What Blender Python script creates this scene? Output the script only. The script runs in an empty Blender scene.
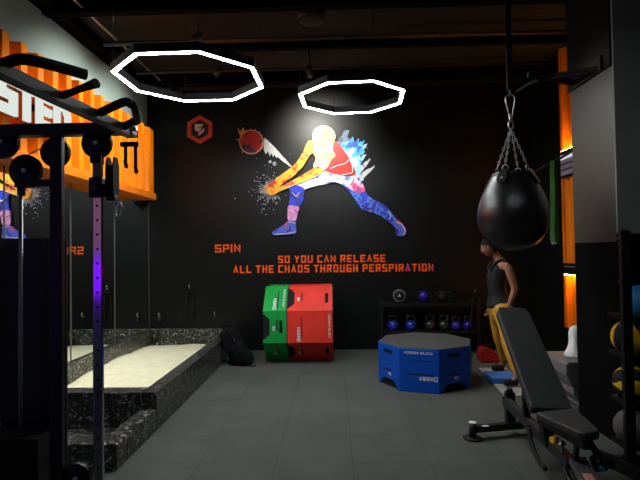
import bpy, bmesh, math, random
from mathutils import Vector as V, Matrix, noise
random.seed(7)
PI = math.pi
sc = bpy.context.scene
COL = sc.collection

# ------------------------------------------------------------------ materials
def rgb(h):
    c = [int(h[i:i+2], 16) / 255 for i in (0, 2, 4)]
    return tuple([(x / 12.92 if x <= .04045 else ((x + .055) / 1.055) ** 2.4) for x in c] + [1])

def mat(name, col, rough=.5, metal=0., var=.12, scale=6., bump=0., bscale=60., spec=None, coat=0., emit=None, estr=0.):
    m = bpy.data.materials.new(name); m.use_nodes = True
    nt = m.node_tree; b = nt.nodes['Principled BSDF']
    c = rgb(col) if isinstance(col, str) else tuple(col) + (1,)
    b.inputs['Roughness'].default_value = rough
    b.inputs['Metallic'].default_value = metal
    if spec is not None: b.inputs['Specular IOR Level'].default_value = spec
    if coat: b.inputs['Coat Weight'].default_value = coat
    tc = nt.nodes.new('ShaderNodeTexCoord')
    if var:
        n = nt.nodes.new('ShaderNodeTexNoise'); n.inputs['Scale'].default_value = scale; n.inputs['Detail'].default_value = 4
        r = nt.nodes.new('ShaderNodeValToRGB')
        r.color_ramp.elements[0].position = .3; r.color_ramp.elements[1].position = .7
        r.color_ramp.elements[0].color = tuple(x * (1 - var) for x in c[:3]) + (1,)
        r.color_ramp.elements[1].color = tuple(min(1, x * (1 + var)) for x in c[:3]) + (1,)
        nt.links.new(tc.outputs['Object'], n.inputs['Vector']); nt.links.new(n.outputs['Fac'], r.inputs['Fac'])
        nt.links.new(r.outputs['Color'], b.inputs['Base Color'])
    else:
        b.inputs['Base Color'].default_value = c
    if bump:
        n2 = nt.nodes.new('ShaderNodeTexNoise'); n2.inputs['Scale'].default_value = bscale; n2.inputs['Detail'].default_value = 3
        bp = nt.nodes.new('ShaderNodeBump'); bp.inputs['Strength'].default_value = bump; bp.inputs['Distance'].default_value = .01
        nt.links.new(tc.outputs['Object'], n2.inputs['Vector']); nt.links.new(n2.outputs['Fac'], bp.inputs['Height'])
        nt.links.new(bp.outputs['Normal'], b.inputs['Normal'])
    if emit:
        b.inputs['Emission Color'].default_value = rgb(emit); b.inputs['Emission Strength'].default_value = estr
    return m

def splotch(name, stops, scale=5., rough=.45, seed=0.):
    """printed paint splashes: noise cut into hard-edged patches of several inks"""
    m = bpy.data.materials.new(name); m.use_nodes = True
    nt = m.node_tree; b = nt.nodes['Principled BSDF']; b.inputs['Roughness'].default_value = rough
    tc = nt.nodes.new('ShaderNodeTexCoord'); mp = nt.nodes.new('ShaderNodeMapping'); mp.inputs['Location'].default_value = (seed, seed * 1.7, seed * .6)
    n = nt.nodes.new('ShaderNodeTexNoise'); n.inputs['Scale'].default_value = scale; n.inputs['Detail'].default_value = 5; n.inputs['Roughness'].default_value = .6
    r = nt.nodes.new('ShaderNodeValToRGB'); r.color_ramp.interpolation = 'CONSTANT'
    el = r.color_ramp.elements
    while len(el) < len(stops): el.new(.5)
    for e, (p, c) in zip(el, stops): e.position = p; e.color = rgb(c)
    nt.links.new(tc.outputs['Object'], mp.inputs['Vector']); nt.links.new(mp.outputs['Vector'], n.inputs['Vector'])
    nt.links.new(n.outputs['Fac'], r.inputs['Fac']); nt.links.new(r.outputs['Color'], b.inputs['Base Color'])
    return m

def emis(name, col, s):
    m = bpy.data.materials.new(name); m.use_nodes = True
    nt = m.node_tree; nt.nodes.clear()
    e = nt.nodes.new('ShaderNodeEmission'); e.inputs['Color'].default_value = rgb(col); e.inputs['Strength'].default_value = s
    o = nt.nodes.new('ShaderNodeOutputMaterial'); nt.links.new(e.outputs[0], o.inputs['Surface'])
    return m

def granite():
    m = bpy.data.materials.new('granite'); m.use_nodes = True
    nt = m.node_tree; b = nt.nodes['Principled BSDF']; b.inputs['Roughness'].default_value = .3
    tc = nt.nodes.new('ShaderNodeTexCoord')
    v = nt.nodes.new('ShaderNodeTexVoronoi'); v.inputs['Scale'].default_value = 56; v.inputs['Randomness'].default_value = 1
    r = nt.nodes.new('ShaderNodeValToRGB'); el = r.color_ramp.elements
    r.color_ramp.interpolation = 'LINEAR'
    el[0].position = .0; el[0].color = (.006, .006, .006, 1); el[1].position = 1; el[1].color = (.36, .36, .32, 1)
    e = el.new(.45); e.color = (.018, .019, .018, 1)
    e = el.new(.68); e.color = (.07, .07, .062, 1)
    sep = nt.nodes.new('ShaderNodeSeparateColor')
    nt.links.new(tc.outputs['Object'], v.inputs['Vector']); nt.links.new(v.outputs['Color'], sep.inputs[0])
    n = nt.nodes.new('ShaderNodeTexNoise'); n.inputs['Scale'].default_value = 25; n.inputs['Detail'].default_value = 5
    nt.links.new(tc.outputs['Object'], n.inputs['Vector'])
    mx = nt.nodes.new('ShaderNodeMath'); mx.operation = 'MULTIPLY'
    ad = nt.nodes.new('ShaderNodeMath'); ad.operation = 'MULTIPLY'; ad.inputs[1].default_value = 1.75
    nt.links.new(sep.outputs[0], mx.inputs[0]); nt.links.new(n.outputs['Fac'], ad.inputs[0]); nt.links.new(ad.outputs[0], mx.inputs[1])
    nt.links.new(mx.outputs[0], r.inputs['Fac']); nt.links.new(r.outputs['Color'], b.inputs['Base Color'])
    return m

def rubber_floor():
    m = bpy.data.materials.new('rubber_floor'); m.use_nodes = True
    nt = m.node_tree; b = nt.nodes['Principled BSDF']; b.inputs['Roughness'].default_value = .85; b.inputs['Specular IOR Level'].default_value = .12
    tc = nt.nodes.new('ShaderNodeTexCoord')
    br = nt.nodes.new('ShaderNodeTexBrick'); br.offset = 0; br.squash = 1
    br.inputs['Scale'].default_value = 1; br.inputs['Brick Width'].default_value = .545; br.inputs['Row Height'].default_value = .5
    br.inputs['Mortar Size'].default_value = .004; br.inputs['Mortar Smooth'].default_value = .6
    br.inputs['Color1'].default_value = (.074, .081, .071, 1); br.inputs['Color2'].default_value = (.079, .086, .075, 1); br.inputs['Mortar'].default_value = (.050, .054, .050, 1)
    mp = nt.nodes.new('ShaderNodeMapping'); mp.inputs['Location'].default_value = (.14, .03, 0)
    nt.links.new(tc.outputs['Object'], mp.inputs['Vector']); nt.links.new(mp.outputs['Vector'], br.inputs['Vector'])
    n = nt.nodes.new('ShaderNodeTexNoise'); n.inputs['Scale'].default_value = 3; n.inputs['Detail'].default_value = 6
    nt.links.new(tc.outputs['Object'], n.inputs['Vector'])
    mr = nt.nodes.new('ShaderNodeMapRange'); mr.inputs['To Min'].default_value = .75; mr.inputs['To Max'].default_value = 1.25
    nt.links.new(n.outputs['Fac'], mr.inputs['Value'])
    mix = nt.nodes.new('ShaderNodeMix'); mix.data_type = 'RGBA'; mix.blend_type = 'MULTIPLY'; mix.inputs['Factor'].default_value = 1
    nt.links.new(br.outputs['Color'], mix.inputs['A']); nt.links.new(mr.outputs['Result'], mix.inputs['B'])
    nt.links.new(mix.outputs['Result'], b.inputs['Base Color'])
    n2 = nt.nodes.new('ShaderNodeTexNoise'); n2.inputs['Scale'].default_value = 140
    nt.links.new(tc.outputs['Object'], n2.inputs['Vector'])
    bp = nt.nodes.new('ShaderNodeBump'); bp.inputs['Strength'].default_value = .25; bp.inputs['Distance'].default_value = .004
    nt.links.new(n2.outputs['Fac'], bp.inputs['Height']); nt.links.new(bp.outputs['Normal'], b.inputs['Normal'])
    return m

M = {}
M['floor'] = rubber_floor()
M['granite'] = granite()
M['black_wall'] = mat('black_satin_wall', (.0046, .0052, .0046), .42, var=.2, scale=1.5, spec=.25)
M['black_matt'] = mat('black_matt_and_shade', (.0035, .0035, .0035), .95, spec=.06, var=.2, scale=2)
M['ceiling'] = mat('dark_ceiling', (.009, .0078, .0055), .9, var=.3, scale=.8, bump=.5, bscale=9)
M['grey_wall'] = mat('grey_green_wall', (.33, .44, .41), .8, var=.06, scale=1.2)
M['pillar'] = mat('dark_satin_paint', (.036, .032, .022), .45, var=.12, scale=2, spec=.8)
M['front_grey'] = mat('lit_pillar_front', (.26, .265, .25), .85, var=.1, scale=2)
M['orange'] = mat('orange_container_steel', (.86, .225, .003), .42, var=.12, scale=3, bump=.08, bscale=20, spec=.22)
M['orange_dark'] = mat('orange_red_rail', (.66, .155, .006), .45, var=.15, scale=4, spec=.22)
M['black'] = mat('black_powder_coat', (.0045, .0045, .005), .42, var=.2, scale=8)
M['beam'] = mat('dark_grey_powder_coat', (.016, .023, .024), .5, var=.15, scale=8)
M['frame_grey'] = mat('graphite_powder_coat', (.085, .085, .082), .5, var=.1)
M['rubber'] = mat('black_rubber', (.006, .006, .006), .75, spec=.3, var=.2, scale=20, bump=.2)
M['vinyl'] = mat('black_vinyl', (.017, .0175, .0175), .68, var=.15, scale=10, bump=.12, bscale=160)
M['leather'] = mat('black_leather', (.012, .011, .011), .33, var=.2, scale=8, bump=.15, bscale=14)
M['chrome'] = mat('chrome', (.50, .48, .50), .13, 1., var=.05)
M['steel'] = mat('zinc_steel', (.45, .45, .44), .34, 1., var=.1)
M['bright_steel'] = mat('bright_zinc', (.75, .75, .74), .45, .35, var=.05)
M['rod'] = mat('grey_guide_rod', (.34, .34, .35), .42, .6, var=.05)
M['white'] = mat('white_paint', (.78, .79, .76), .5, var=.03)
M['print'] = mat('white_print', (.62, .64, .66), .6, var=.03)
M['dark_print'] = mat('dark_print', (.004, .006, .03), .6, var=.03)
M['red'] = mat('red_vinyl', (.76, .045, .028), .42, var=.1, scale=5, bump=.06, bscale=8, spec=.22)
M['red_bag'] = mat('dark_red_nylon', (.24, .010, .010), .5, var=.15, spec=.22)
M['green'] = mat('green_vinyl', (.012, .34, .058), .42, var=.1, scale=5, bump=.06, bscale=8, spec=.22)
M['blue'] = mat('blue_vinyl', (.004, .080, .50), .45, var=.08, scale=5, bump=.06, bscale=8, spec=.22)
M['topmat'] = mat('anti_slip_top', (.055, .055, .050), .8, var=.15, scale=40)
M['recess'] = mat('black_recess_fill', (.004, .004, .004), .9, var=.1)
M['bell_blue'] = mat('blue_kettlebell_vinyl', (.004, .016, .26), .35, var=.1)
M['bell_purple'] = mat('indigo_kettlebell_vinyl', (.016, .009, .22), .3, var=.1)
M['bell_black'] = mat('black_kettlebell_iron', (.010, .010, .010), .35, var=.1)
M['sand'] = mat('sand', (.90, .85, .58), .95, var=.06, scale=9, bump=.5, bscale=70)
M['yellow'] = mat('yellow_rubber', (.80, .52, .01), .5, var=.08)
M['grey_ball'] = mat('grey_rubber', (.16, .16, .16), .6, var=.1)
M['blue_ball'] = mat('light_blue_rubber', (.02, .20, .50), .5, var=.1)
M['skin'] = mat('skin', (.29, .130, .070), .55, var=.06, scale=12)
M['hair'] = mat('dark_hair', (.008, .005, .004), .8, spec=.2, var=.4, scale=40)
M['tank'] = mat('black_cotton', (.005, .006, .006), .8, var=.2, scale=20)
M['mustard'] = mat('mustard_leggings', (.56, .29, .025), .7, var=.1, scale=14)
M['pad_blue'] = mat('blue_foam', (.03, .16, .50), .7, var=.08)
M['mat_grey'] = mat('pale_grey_mat', (.30, .31, .31), .8, var=.08)
M['block_grey'] = mat('grey_foam', (.15, .15, .15), .7, var=.1, scale=18)
M['cloth'] = mat('white_cloth', (.85, .84, .82), .85, var=.05, bump=.3, bscale=30)
M['green_band'] = mat('green_latex', (.045, .14, .022), .5, var=.1)
M['pack'] = mat('black_nylon', (.0035, .0035, .0045), .85, spec=.2, var=.3, scale=30, bump=.2, bscale=200)
M['sticker_red'] = mat('pink_red_sticker', (.62, .26, .22), .5, var=.03)
M['glow_band'] = mat('white_band_added_glow', (.8, .8, .8), .4, var=0, emit='f2ecff', estr=.55)  # white band given a faint glow of its own to look brighter
M['stripe_purple'] = mat('purple_grey_band', (.30, .25, .33), .5, var=.05)
M['hex_red'] = mat('orange_red_acrylic', (.70, .07, .025), .4, var=.05)
M['hex_mark'] = mat('pale_pink_acrylic', (.72, .58, .55), .4, var=.03)
M['ring_light'] = emis('led_diffuser', 'f4fbff', 142)
M['ring_near'] = emis('led_diffuser_dimmed', 'f4fbff', 26)
M['letter_glow'] = emis('backlit_letter_face', 'eef7f0', .85)
M['purple_led'] = emis('purple_led', '7a18ff', 9)
M['pink_led'] = emis('pink_led', 'f0a0d8', 1.3)
M['warm_led'] = emis('warm_led', 'ffb040', 85)
M['lettering'] = splotch('orange_lettering', [(0, 'b040d8'), (.36, 'ee4a70'), (.41, 'ff6408'), (.72, 'fa5410')], 2.6, .4, 3.3)  # purple and pink patches put neon spill into the orange letter colour
# mural inks
M['ink_head'] = splotch('ink_head', [(0, 'e8b010'), (.42, 'f4dc60'), (.56, 'fbeeb0')], 5, .45, 1.)
M['ink_arm'] = splotch('ink_arm', [(0, 'd02c0a'), (.41, 'e88408'), (.46, 'e8b006'), (.64, 'eec010'), (.70, 'e07a08')], 6, .45, 2.)
M['ink_torso'] = splotch('ink_torso', [(0, 'a80c0a'), (.45, 'c2180e'), (.64, 'd63a1e'), (.76, 'e89a70')], 4, .45, 4.2)
M['ink_chest'] = splotch('ink_chest', [(0, 'eeb818'), (.40, 'f6e080'), (.52, 'faf2d0'), (.66, 'e88a1a')], 5, .45, 5.)
M['ink_leg'] = splotch('ink_leg', [(0, '10209c'), (.38, '1a36d0'), (.52, '141f88'), (.60, '5a50b8'), (.70, 'd8c0e0')], 5, .45, 6.3)
M['ink_thigh'] = splotch('ink_thigh', [(0, '6a3aa8'), (.40, 'd84a6a'), (.50, 'eef0fa'), (.62, '2f7fd8')], 4.5, .45, 7.7)
M['ink_rear'] = splotch('ink_rear', [(0, '1a1f9c'), (.42, '2238cc'), (.52, '4a7ae0'), (.58, '241f9c'), (.68, 'b878c0')], 5.5, .45, 8.1)
M['ink_hip'] = splotch('ink_hip', [(0, 'b83a86'), (.43, 'e0608a'), (.52, 'f0c4d8'), (.64, '6a3ab0')], 6, .45, 9.4)
M['ink_shoe'] = splotch('ink_shoe', [(0, '3a2a98'), (.45, '5068d8'), (.58, 'cf4a86'), (.68, 'f08a8a')], 7, .45, 10.)
M['ink_splash'] = splotch('ink_splash', [(0, '2350d8'), (.44, '3f9fe8'), (.52, 'a8dcf4'), (.66, '2a3a9a')], 4.5, .45, 11.)
M['ink_dusk'] = splotch('ink_dusk', [(0, '2c3c5c'), (.46, '5a6478'), (.6, '2446b8')], 6, .45, 15.)
M['ink_pale'] = splotch('ink_pale', [(0, '3a8ad8'), (.40, '8cc4e4'), (.52, 'c0d4dc'), (.68, '4a9ae0')], 6, .45, 16.)
M['ink_short'] = splotch('ink_short', [(0, '2a7ad0'), (.42, '5aa4e8'), (.48, 'e8ecf4'), (.66, 'd87a98')], 6, .45, 17.)
M['ink_sock'] = splotch('ink_sock', [(0, 'b060b0'), (.42, 'd890c8'), (.56, 'e8c0e0'), (.68, '7a50b8')], 7, .45, 18.)
M['ink_mist'] = splotch('ink_mist', [(0, '8a8f98'), (.45, 'c2c8cc'), (.58, '5fa8e0'), (.68, 'e6e9ea')], 7, .5, 12.)
M['ink_line'] = mat('ink_white_line', (.85, .83, .80), .5, var=.03)
M['ink_ball'] = splotch('ink_ball', [(0, '30101c'), (.40, '4a1626'), (.47, 'b8231c'), (.62, 'd8781c'), (.70, 'e8a8a0')], 4.2, .45, 13.)
M['ink_ring'] = mat('ink_ball_rim', (.80, .42, .25), .5, var=.1)
M['ink_spark'] = mat('ink_spark', (.55, .30, .02), .5, var=.2)
M['ink_trail'] = splotch('ink_trail', [(0, 'c8a812'), (.36, 'c8ccca'), (.6, 'e4e6e4')], 3, .45, 14.)

# ------------------------------------------------------------------ mesh helpers
def bm_new(): return bmesh.new()

def box(bm, x0, x1, y0, y1, z0, z1, bev=0., rot=None, mi=0):
    g = bmesh.ops.create_cube(bm, size=1)
    vs = g['verts']
    c = V(((x0+x1)/2, (y0+y1)/2, (z0+z1)/2)); s = V((abs(x1-x0), abs(y1-y0), abs(z1-z0)))
    for v in vs:
        p = V((v.co.x*s.x, v.co.y*s.y, v.co.z*s.z))
        v.co = c + (rot @ p if rot is not None else p)
    fs = {f for v in vs for f in v.link_faces}
    for f in fs: f.material_index = mi
    if bev:
        es = list({e for v in vs for e in v.link_edges})
        bmesh.ops.bevel(bm, geom=es, offset=min(bev, min(s)*.45), segments=2, profile=.6, affect='EDGES', clamp_overlap=True)

def frame_of(d):
    d = d.normalized(); up = V((0, 0, 1)) if abs(d.z) < .95 else V((0, 1, 0))
    a = d.cross(up).normalized(); return a, a.cross(d).normalized(), d

def bar(bm, p, q, w, h=None, bev=.004):
    """rectangular tube from p to q; w sideways, h upwards"""
    p, q = V(p), V(q); h = h or w; a, b, d = frame_of(q - p); L = (q - p).length
    R = Matrix((a, d, b)).transposed()
    g = bmesh.ops.create_cube(bm, size=1)
    for v in g['verts']:
        v.co = (p + q) / 2 + R @ V((v.co.x*w, v.co.y*L, v.co.z*h))
    if bev:
        bmesh.ops.bevel(bm, geom=list({e for v in g['verts'] for e in v.link_edges}), offset=bev, segments=2, profile=.6, affect='EDGES', clamp_overlap=True)

def cyl(bm, p, q, r0, r1=None, n=20, cap=True):
    p, q = V(p), V(q); r1 = r0 if r1 is None else r1; a, b, d = frame_of(q - p)
    A = []; B = []
    for i in range(n):
        t = 2*PI*i/n; o = a*math.cos(t) + b*math.sin(t)
        A.append(bm.verts.new(p + o*r0)); B.append(bm.verts.new(q + o*r1))
    for i in range(n):
        j = (i+1) % n; f = bm.faces.new((A[i], A[j], B[j], B[i])); f.smooth = True
    if cap:
        bm.faces.new(A[::-1]); bm.faces.new(B)

def tube(bm, pts, r, n=10, closed=False, radii=None):
    pts = [V(p) for p in pts]; N = len(pts); rings = []; prev = None
    for i, p in enumerate(pts):
        if closed: d = pts[(i+1) % N] - pts[i-1]
        else: d = pts[min(i+1, N-1)] - pts[max(i-1, 0)]
        d.normalize()
        if prev is None: a, b, _ = frame_of(d)
        else:
            a = prev - d * prev.dot(d)
            a = a.normalized() if a.length > 1e-6 else frame_of(d)[0]
            b = d.cross(a).normalized()
        prev = a; rr = radii[i] if radii else r
        rings.append([bm.verts.new(p + (a*math.cos(2*PI*k/n) + b*math.sin(2*PI*k/n))*rr) for k in range(n)])
    for i in range(N if closed else N-1):
        A, B = rings[i], rings[(i+1) % N]
        for k in range(n):
            f = bm.faces.new((A[k], A[(k+1) % n], B[(k+1) % n], B[k])); f.smooth = True
    if not closed:
        bm.faces.new(rings[0][::-1]); bm.faces.new(rings[-1])

def smooth_path(pts, k=6):
    pts = [V(p) for p in pts]; out = []
    for i in range(len(pts)-1):
        p0 = pts[max(i-1, 0)]; p1 = pts[i]; p2 = pts[i+1]; p3 = pts[min(i+2, len(pts)-1)]
        for s in range(k):
            t = s/k
            out.append(.5*((2*p1) + (p2-p0)*t + (2*p0-5*p1+4*p2-p3)*t*t + (3*p1-p0-3*p2+p3)*t**3))
    out.append(pts[-1]); return out

def prism(bm, poly, o, ax, ay, az, depth, z0=0.):
    """polygon in plane (ax, ay) at origin o, extruded along az from z0 by depth"""
    o, ax, ay, az = V(o), V(ax), V(ay), V(az)
    A = [bm.verts.new(o + ax*x + ay*y + az*z0) for x, y in poly]
    B = [bm.verts.new(o + ax*x + ay*y + az*(z0+depth)) for x, y in poly]
    n = len(poly)
    fs = [bm.faces.new(A), bm.faces.new(B[::-1])]
    for i in range(n): fs.append(bm.faces.new((A[i], B[i], B[(i+1) % n], A[(i+1) % n])))
    return A + B, fs

def lathe(bm, prof, o=(0, 0, 0), n=28, az=V((0, 0, 1))):
    o = V(o); a, b, d = frame_of(V(az)); rings = []
    for r, z in prof:
        if r < 1e-5: rings.append([bm.verts.new(o + d*z)])
        else: rings.append([bm.verts.new(o + d*z + (a*math.cos(2*PI*k/n) + b*math.sin(2*PI*k/n))*r) for k in range(n)])
    for A, B in zip(rings, rings[1:]):
        for k in range(n):
            k2 = (k+1) % n
            if len(A) == 1 and len(B) == 1: continue
            if len(A) == 1: f = bm.faces.new((A[0], B[k2], B[k]))
            elif len(B) == 1: f = bm.faces.new((A[k], A[k2], B[0]))
            else: f = bm.faces.new((A[k], A[k2], B[k2], B[k]))
            f.smooth = True

def ball(bm, c, rx, ry=None, rz=None, seg=24, rot=None):
    g = bmesh.ops.create_uvsphere(bm, u_segments=seg, v_segments=seg*2//3, radius=1)
    for v in g['verts']:
        p = V((v.co.x*rx, v.co.y*(ry or rx), v.co.z*(rz or rx)))
        v.co = V(c) + (rot @ p if rot is not None else p)
        for f in v.link_faces: f.smooth = True

# ------------------------------------------------------------------ object helpers
def thing(name, label, cat, loc=(0, 0, 0), group=None):
    o = bpy.data.objects.new(name, None); COL.objects.link(o); o.empty_display_size = .1
    o.location = loc; o['label'] = label; o['category'] = cat
    if group: o['group'] = group
    return o

def root_loc(o):
    while o.parent is not None: o = o.parent
    return V(o.location)

def obj(name, bm, m, parent=None, label=None):
    bmesh.ops.recalc_face_normals(bm, faces=bm.faces[:])
    if parent is not None: base = root_loc(parent)
    else:
        xs = [v.co for v in bm.verts]
        base = V(((min(p.x for p in xs)+max(p.x for p in xs))/2, (min(p.y for p in xs)+max(p.y for p in xs))/2, min(p.z for p in xs)))
    for v in bm.verts: v.co -= base
    me = bpy.data.meshes.new(name); bm.to_mesh(me); bm.free()
    for x in (m if isinstance(m, list) else [m]): me.materials.append(x)
    o = bpy.data.objects.new(name, me); COL.objects.link(o)
    if parent is not None: o.parent = parent
    else: o.location = base
    if label: o['label'] = label
    return o

def tag(o, label, cat, group=None):
    o['label'] = label; o['category'] = cat
    if group: o['group'] = group
    return o

def struct(name, bm, m, parent=None):
    o = obj(name, bm, m, parent); o['kind'] = 'structure'; return o

def dup(r, loc, label, group=None):
    c = r.copy(); COL.objects.link(c); c.location = loc; c['label'] = label
    if group: c['group'] = group
    for ch in list(r.children):
        d = ch.copy(); COL.objects.link(d); d.parent = c
        for g in ch.children:
            e = g.copy(); COL.objects.link(e); e.parent = d
    return c

def bake(o):
    """apply modifiers without operators"""
    dg = bpy.context.evaluated_depsgraph_get(); dg.update()
    me = bpy.data.meshes.new_from_object(o.evaluated_get(dg)); old = o.data
    o.modifiers.clear(); o.data = me
    if old.users == 0: bpy.data.meshes.remove(old)
    return o

def skin_obj(name, chains, m, parent, sub=2, label=None, root=0):
    """chains: lists of (point, radius); equal points are shared"""
    base = root_loc(parent); me = bpy.data.meshes.new(name); vs = []; es = []; rad = []; key = {}
    for ch in chains:
        last = None
        for p, r in ch:
            k = tuple(round(x, 4) for x in p)
            if k not in key:
                key[k] = len(vs); vs.append(V(p) - base); rad.append(r)
            i = key[k]
            if last is not None: es.append((last, i))
            last = i
    me.from_pydata(vs, es, []); me.update()
    o = bpy.data.objects.new(name, me); COL.objects.link(o); o.parent = parent
    sk = o.modifiers.new('s', 'SKIN'); sk.use_smooth_shade = True
    for i, r in enumerate(rad):
        sv = me.skin_vertices[0].data[i]; sv.radius = (r, r) if not isinstance(r, tuple) else r
        sv.use_root = (i == root)
    sb = o.modifiers.new('u', 'SUBSURF'); sb.levels = sub; sb.render_levels = sub
    bake(o)
    o.data.materials.clear(); o.data.materials.append(m)
    for p in o.data.polygons: p.use_smooth = True
    if label: o['label'] = label
    return o

# ------------------------------------------------------------------ stroke lettering
S_ = {
 'A': [[(0,0),(.5,1),(1,0)]], 'B': [[(0,0),(0,1),(.85,1),(.95,.75),(.85,.52),(0,.52)],[(.85,.52),(1,.25),(.9,0),(0,0)]],
 'C': [[(1,1),(0,1),(0,0),(1,0)]], 'D': [[(0,0),(0,1),(.7,1),(1,.7),(1,.3),(.7,0),(0,0)]],
 'E': [[(1,1),(0,1),(0,0),(1,0)],[(0,.5),(.85,.5)]], 'G': [[(1,1),(0,1),(0,0),(1,0),(1,.48),(.5,.48)]],
 'H': [[(0,0),(0,1)],[(1,0),(1,1)],[(0,.5),(1,.5)]], 'I': [[(.5,0),(.5,1)]], 'K': [[(0,0),(0,1)],[(1,1),(.1,.5),(1,0)]],
 'L': [[(0,1),(0,0),(1,0)]], 'M': [[(0,0),(0,1),(.5,.4),(1,1),(1,0)]], 'N': [[(0,0),(0,1),(1,0),(1,1)]],
 'O': [[(0,0),(0,1),(1,1),(1,0),(0,0)]], 'P': [[(0,0),(0,1),(1,1),(1,.45),(0,.45)]],
 'R': [[(0,0),(0,1),(1,1),(1,.48),(.1,.48)],[(.45,.48),(1,0)]], 'S': [[(1,1),(0,1),(0,.5),(1,.5),(1,0),(0,0)]],
 'T': [[(0,1),(1,1)],[(.5,1),(.5,0)]], 'U': [[(0,1),(0,0),(1,0),(1,1)]], 'X': [[(0,0),(1,1)],[(0,1),(1,0)]],
 'Y': [[(0,1),(.5,.5),(1,1)],[(.5,.5),(.5,0)]], 'Q': [[(0,0),(0,1),(1,1),(1,0),(0,0)]],
 '7': [[(0,1),(1,1),(.4,0)]], '5': [[(1,1),(0,1),(0,.55),(1,.55),(1,0),(0,0)]], '9': [[(1,.5),(0,.5),(0,1),(1,1),(1,0),(0,0)]],
 '0': [[(0,0),(0,1),(1,1),(1,0),(0,0)]]}

def strokes(bm, ch, o, ax, ay, az, w, h, t, depth):
    """one letter, lower left of its outline at o"""
    o, ax, ay, az = V(o), V(ax), V(ay), V(az)
    for li, line in enumerate(S_[ch]):
        P = [V((t/2 + x*(w-t), t/2 + y*(h-t), 0)) for x, y in line]
        closed = (P[0]-P[-1]).length < 1e-6
        if closed: P = P[:-1]
        n = len(P); L = []; R = []
        for i in range(n):
            if closed: d0 = (P[i]-P[i-1]).normalized(); d1 = (P[(i+1) % n]-P[i]).normalized()
            else:
                d0 = (P[i]-P[i-1]).normalized() if i else None
                d1 = (P[i+1]-P[i]).normalized() if i < n-1 else None
                d0 = d0 or d1; d1 = d1 or d0
            n0 = V((-d0.y, d0.x, 0)); n1 = V((-d1.y, d1.x, 0)); mm = (n0+n1).normalized()
            k = (t/2)/max(.45, mm.dot(n0))
            e = V((0, 0, 0))
            if not closed and i == 0: e = -d0*t/2
            if not closed and i == n-1: e = d0*t/2
            if ch in 'AXKY7MN' or abs(d0.x*d0.y) > .01: e = e*.35
            L.append(P[i]+mm*k+e); R.append(P[i]-mm*k+e)
        dd = depth - li*depth*.04
        for i in range(n if closed else n-1):
            j = (i+1) % n
            prism(bm, [(p.x, p.y) for p in (R[i], R[j], L[j], L[i])], o, ax, ay, az, dd)

def write(text, o, ax, ay, az, w, h, t, depth, gap, m, parent, name='letter', space=.7):
    o, ax, ay = V(o), V(ax), V(ay); x = 0
    for ch in text:
        if ch == ' ': x += w*space; continue
        cw = t*1.15 if ch == 'I' else w
        bm = bm_new(); strokes(bm, ch, o + ax*x, ax, ay, az, cw, h, t, depth)
        obj(name, bm, m, parent); x += cw + gap
    return x - gap
def word_print(name, text, o, ax, ay, az, w, h, t, depth, gap, m, parent):
    bm = bm_new(); x = 0; o, ax = V(o), V(ax)
    for ch in text:
        if ch == ' ': x += w*.6; continue
        strokes(bm, ch, o + ax*x, ax, ay, az, w, h, t, depth); x += w + gap
    return obj(name, bm, m, parent)

X_, Y_, Z_ = V((1, 0, 0)), V((0, 1, 0)), V((0, 0, 1))
BW = 7.4            # back wall
MX = -2.85          # mirror wall
CZ = 4.02           # ceiling

# ================================================================== setting
bm = bm_new(); box(bm, -3.1, 3.6, -2.6, BW+.2, -.12, 0); struct('floor', bm, M['floor'])
bm = bm_new(); box(bm, -3.1, 3.6, -2.6, BW+.2, CZ, CZ+.12); struct('ceiling', bm, M['ceiling'])
bm = bm_new(); box(bm, -3.1, 3.6, BW, BW+.2, 0, CZ); struct('wall_back', bm, M['black_wall'])
bm = bm_new(); box(bm, -3.1, MX-.02, -2.6, BW, 0, CZ); struct('wall_left', bm, M['grey_wall'])
bm = bm_new(); box(bm, 2.98, 3.6, 4.36, BW, 0, CZ); struct('wall_right', bm, M['black_wall'])
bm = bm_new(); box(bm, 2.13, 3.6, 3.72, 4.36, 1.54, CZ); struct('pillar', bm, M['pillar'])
bm = bm_new(); box(bm, 2.13, 3.6, 3.72, 4.36, 0, 1.5395); struct('pillar_base', bm, M['black_matt'])         # lower half darker, in matt black
bm = bm_new(); box(bm, 2.115, 2.1295, 3.721, 4.38, 2.88, CZ); struct('trim_1', bm, M['black_wall'])          # black bulkhead around the pillar head
bm = bm_new(); box(bm, 2.131, 3.6, 3.700, 3.7195, 1.60, CZ); struct('trim_7', bm, M['front_grey'])  # front face lighter than the pillar side: lamplight put into its colour
bm = bm_new(); box(bm, 2.131, 3.6, 3.700, 3.7195, 0, 1.5995); struct('trim_8', bm, M['black_matt'])  # black sheet stands in for the rack's shadow low on the front face
bm = bm_new(); box(bm, 3.3, 3.6, -2.6, 3.699, 0, CZ); struct('wall_right_front', bm, M['pillar'])
bm = bm_new(); box(bm, -3.1, 3.6, -2.8, -2.6, 0, CZ); struct('wall_rear', bm, M['black_wall'])
bm = bm_new(); box(bm, MX-.02, MX+.16, -2.6, BW, CZ-.10, CZ); struct('trim_2', bm, M['black_matt'])       # black cornice over the grey wall
# ceiling beams
for i, (y, d, h) in enumerate([(6.75, .10, .16), (5.75, .08, .10), (4.7, .10, .14), (3.7, .08, .1)]):
    bm = bm_new(); box(bm, MX, 2.11 if y < 4.6 and y > 3.7 else 2.98, y-d/2, y+d/2, CZ-h, CZ, .005); struct('trim_%d' % (3+i), bm, M['black_matt'])

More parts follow.
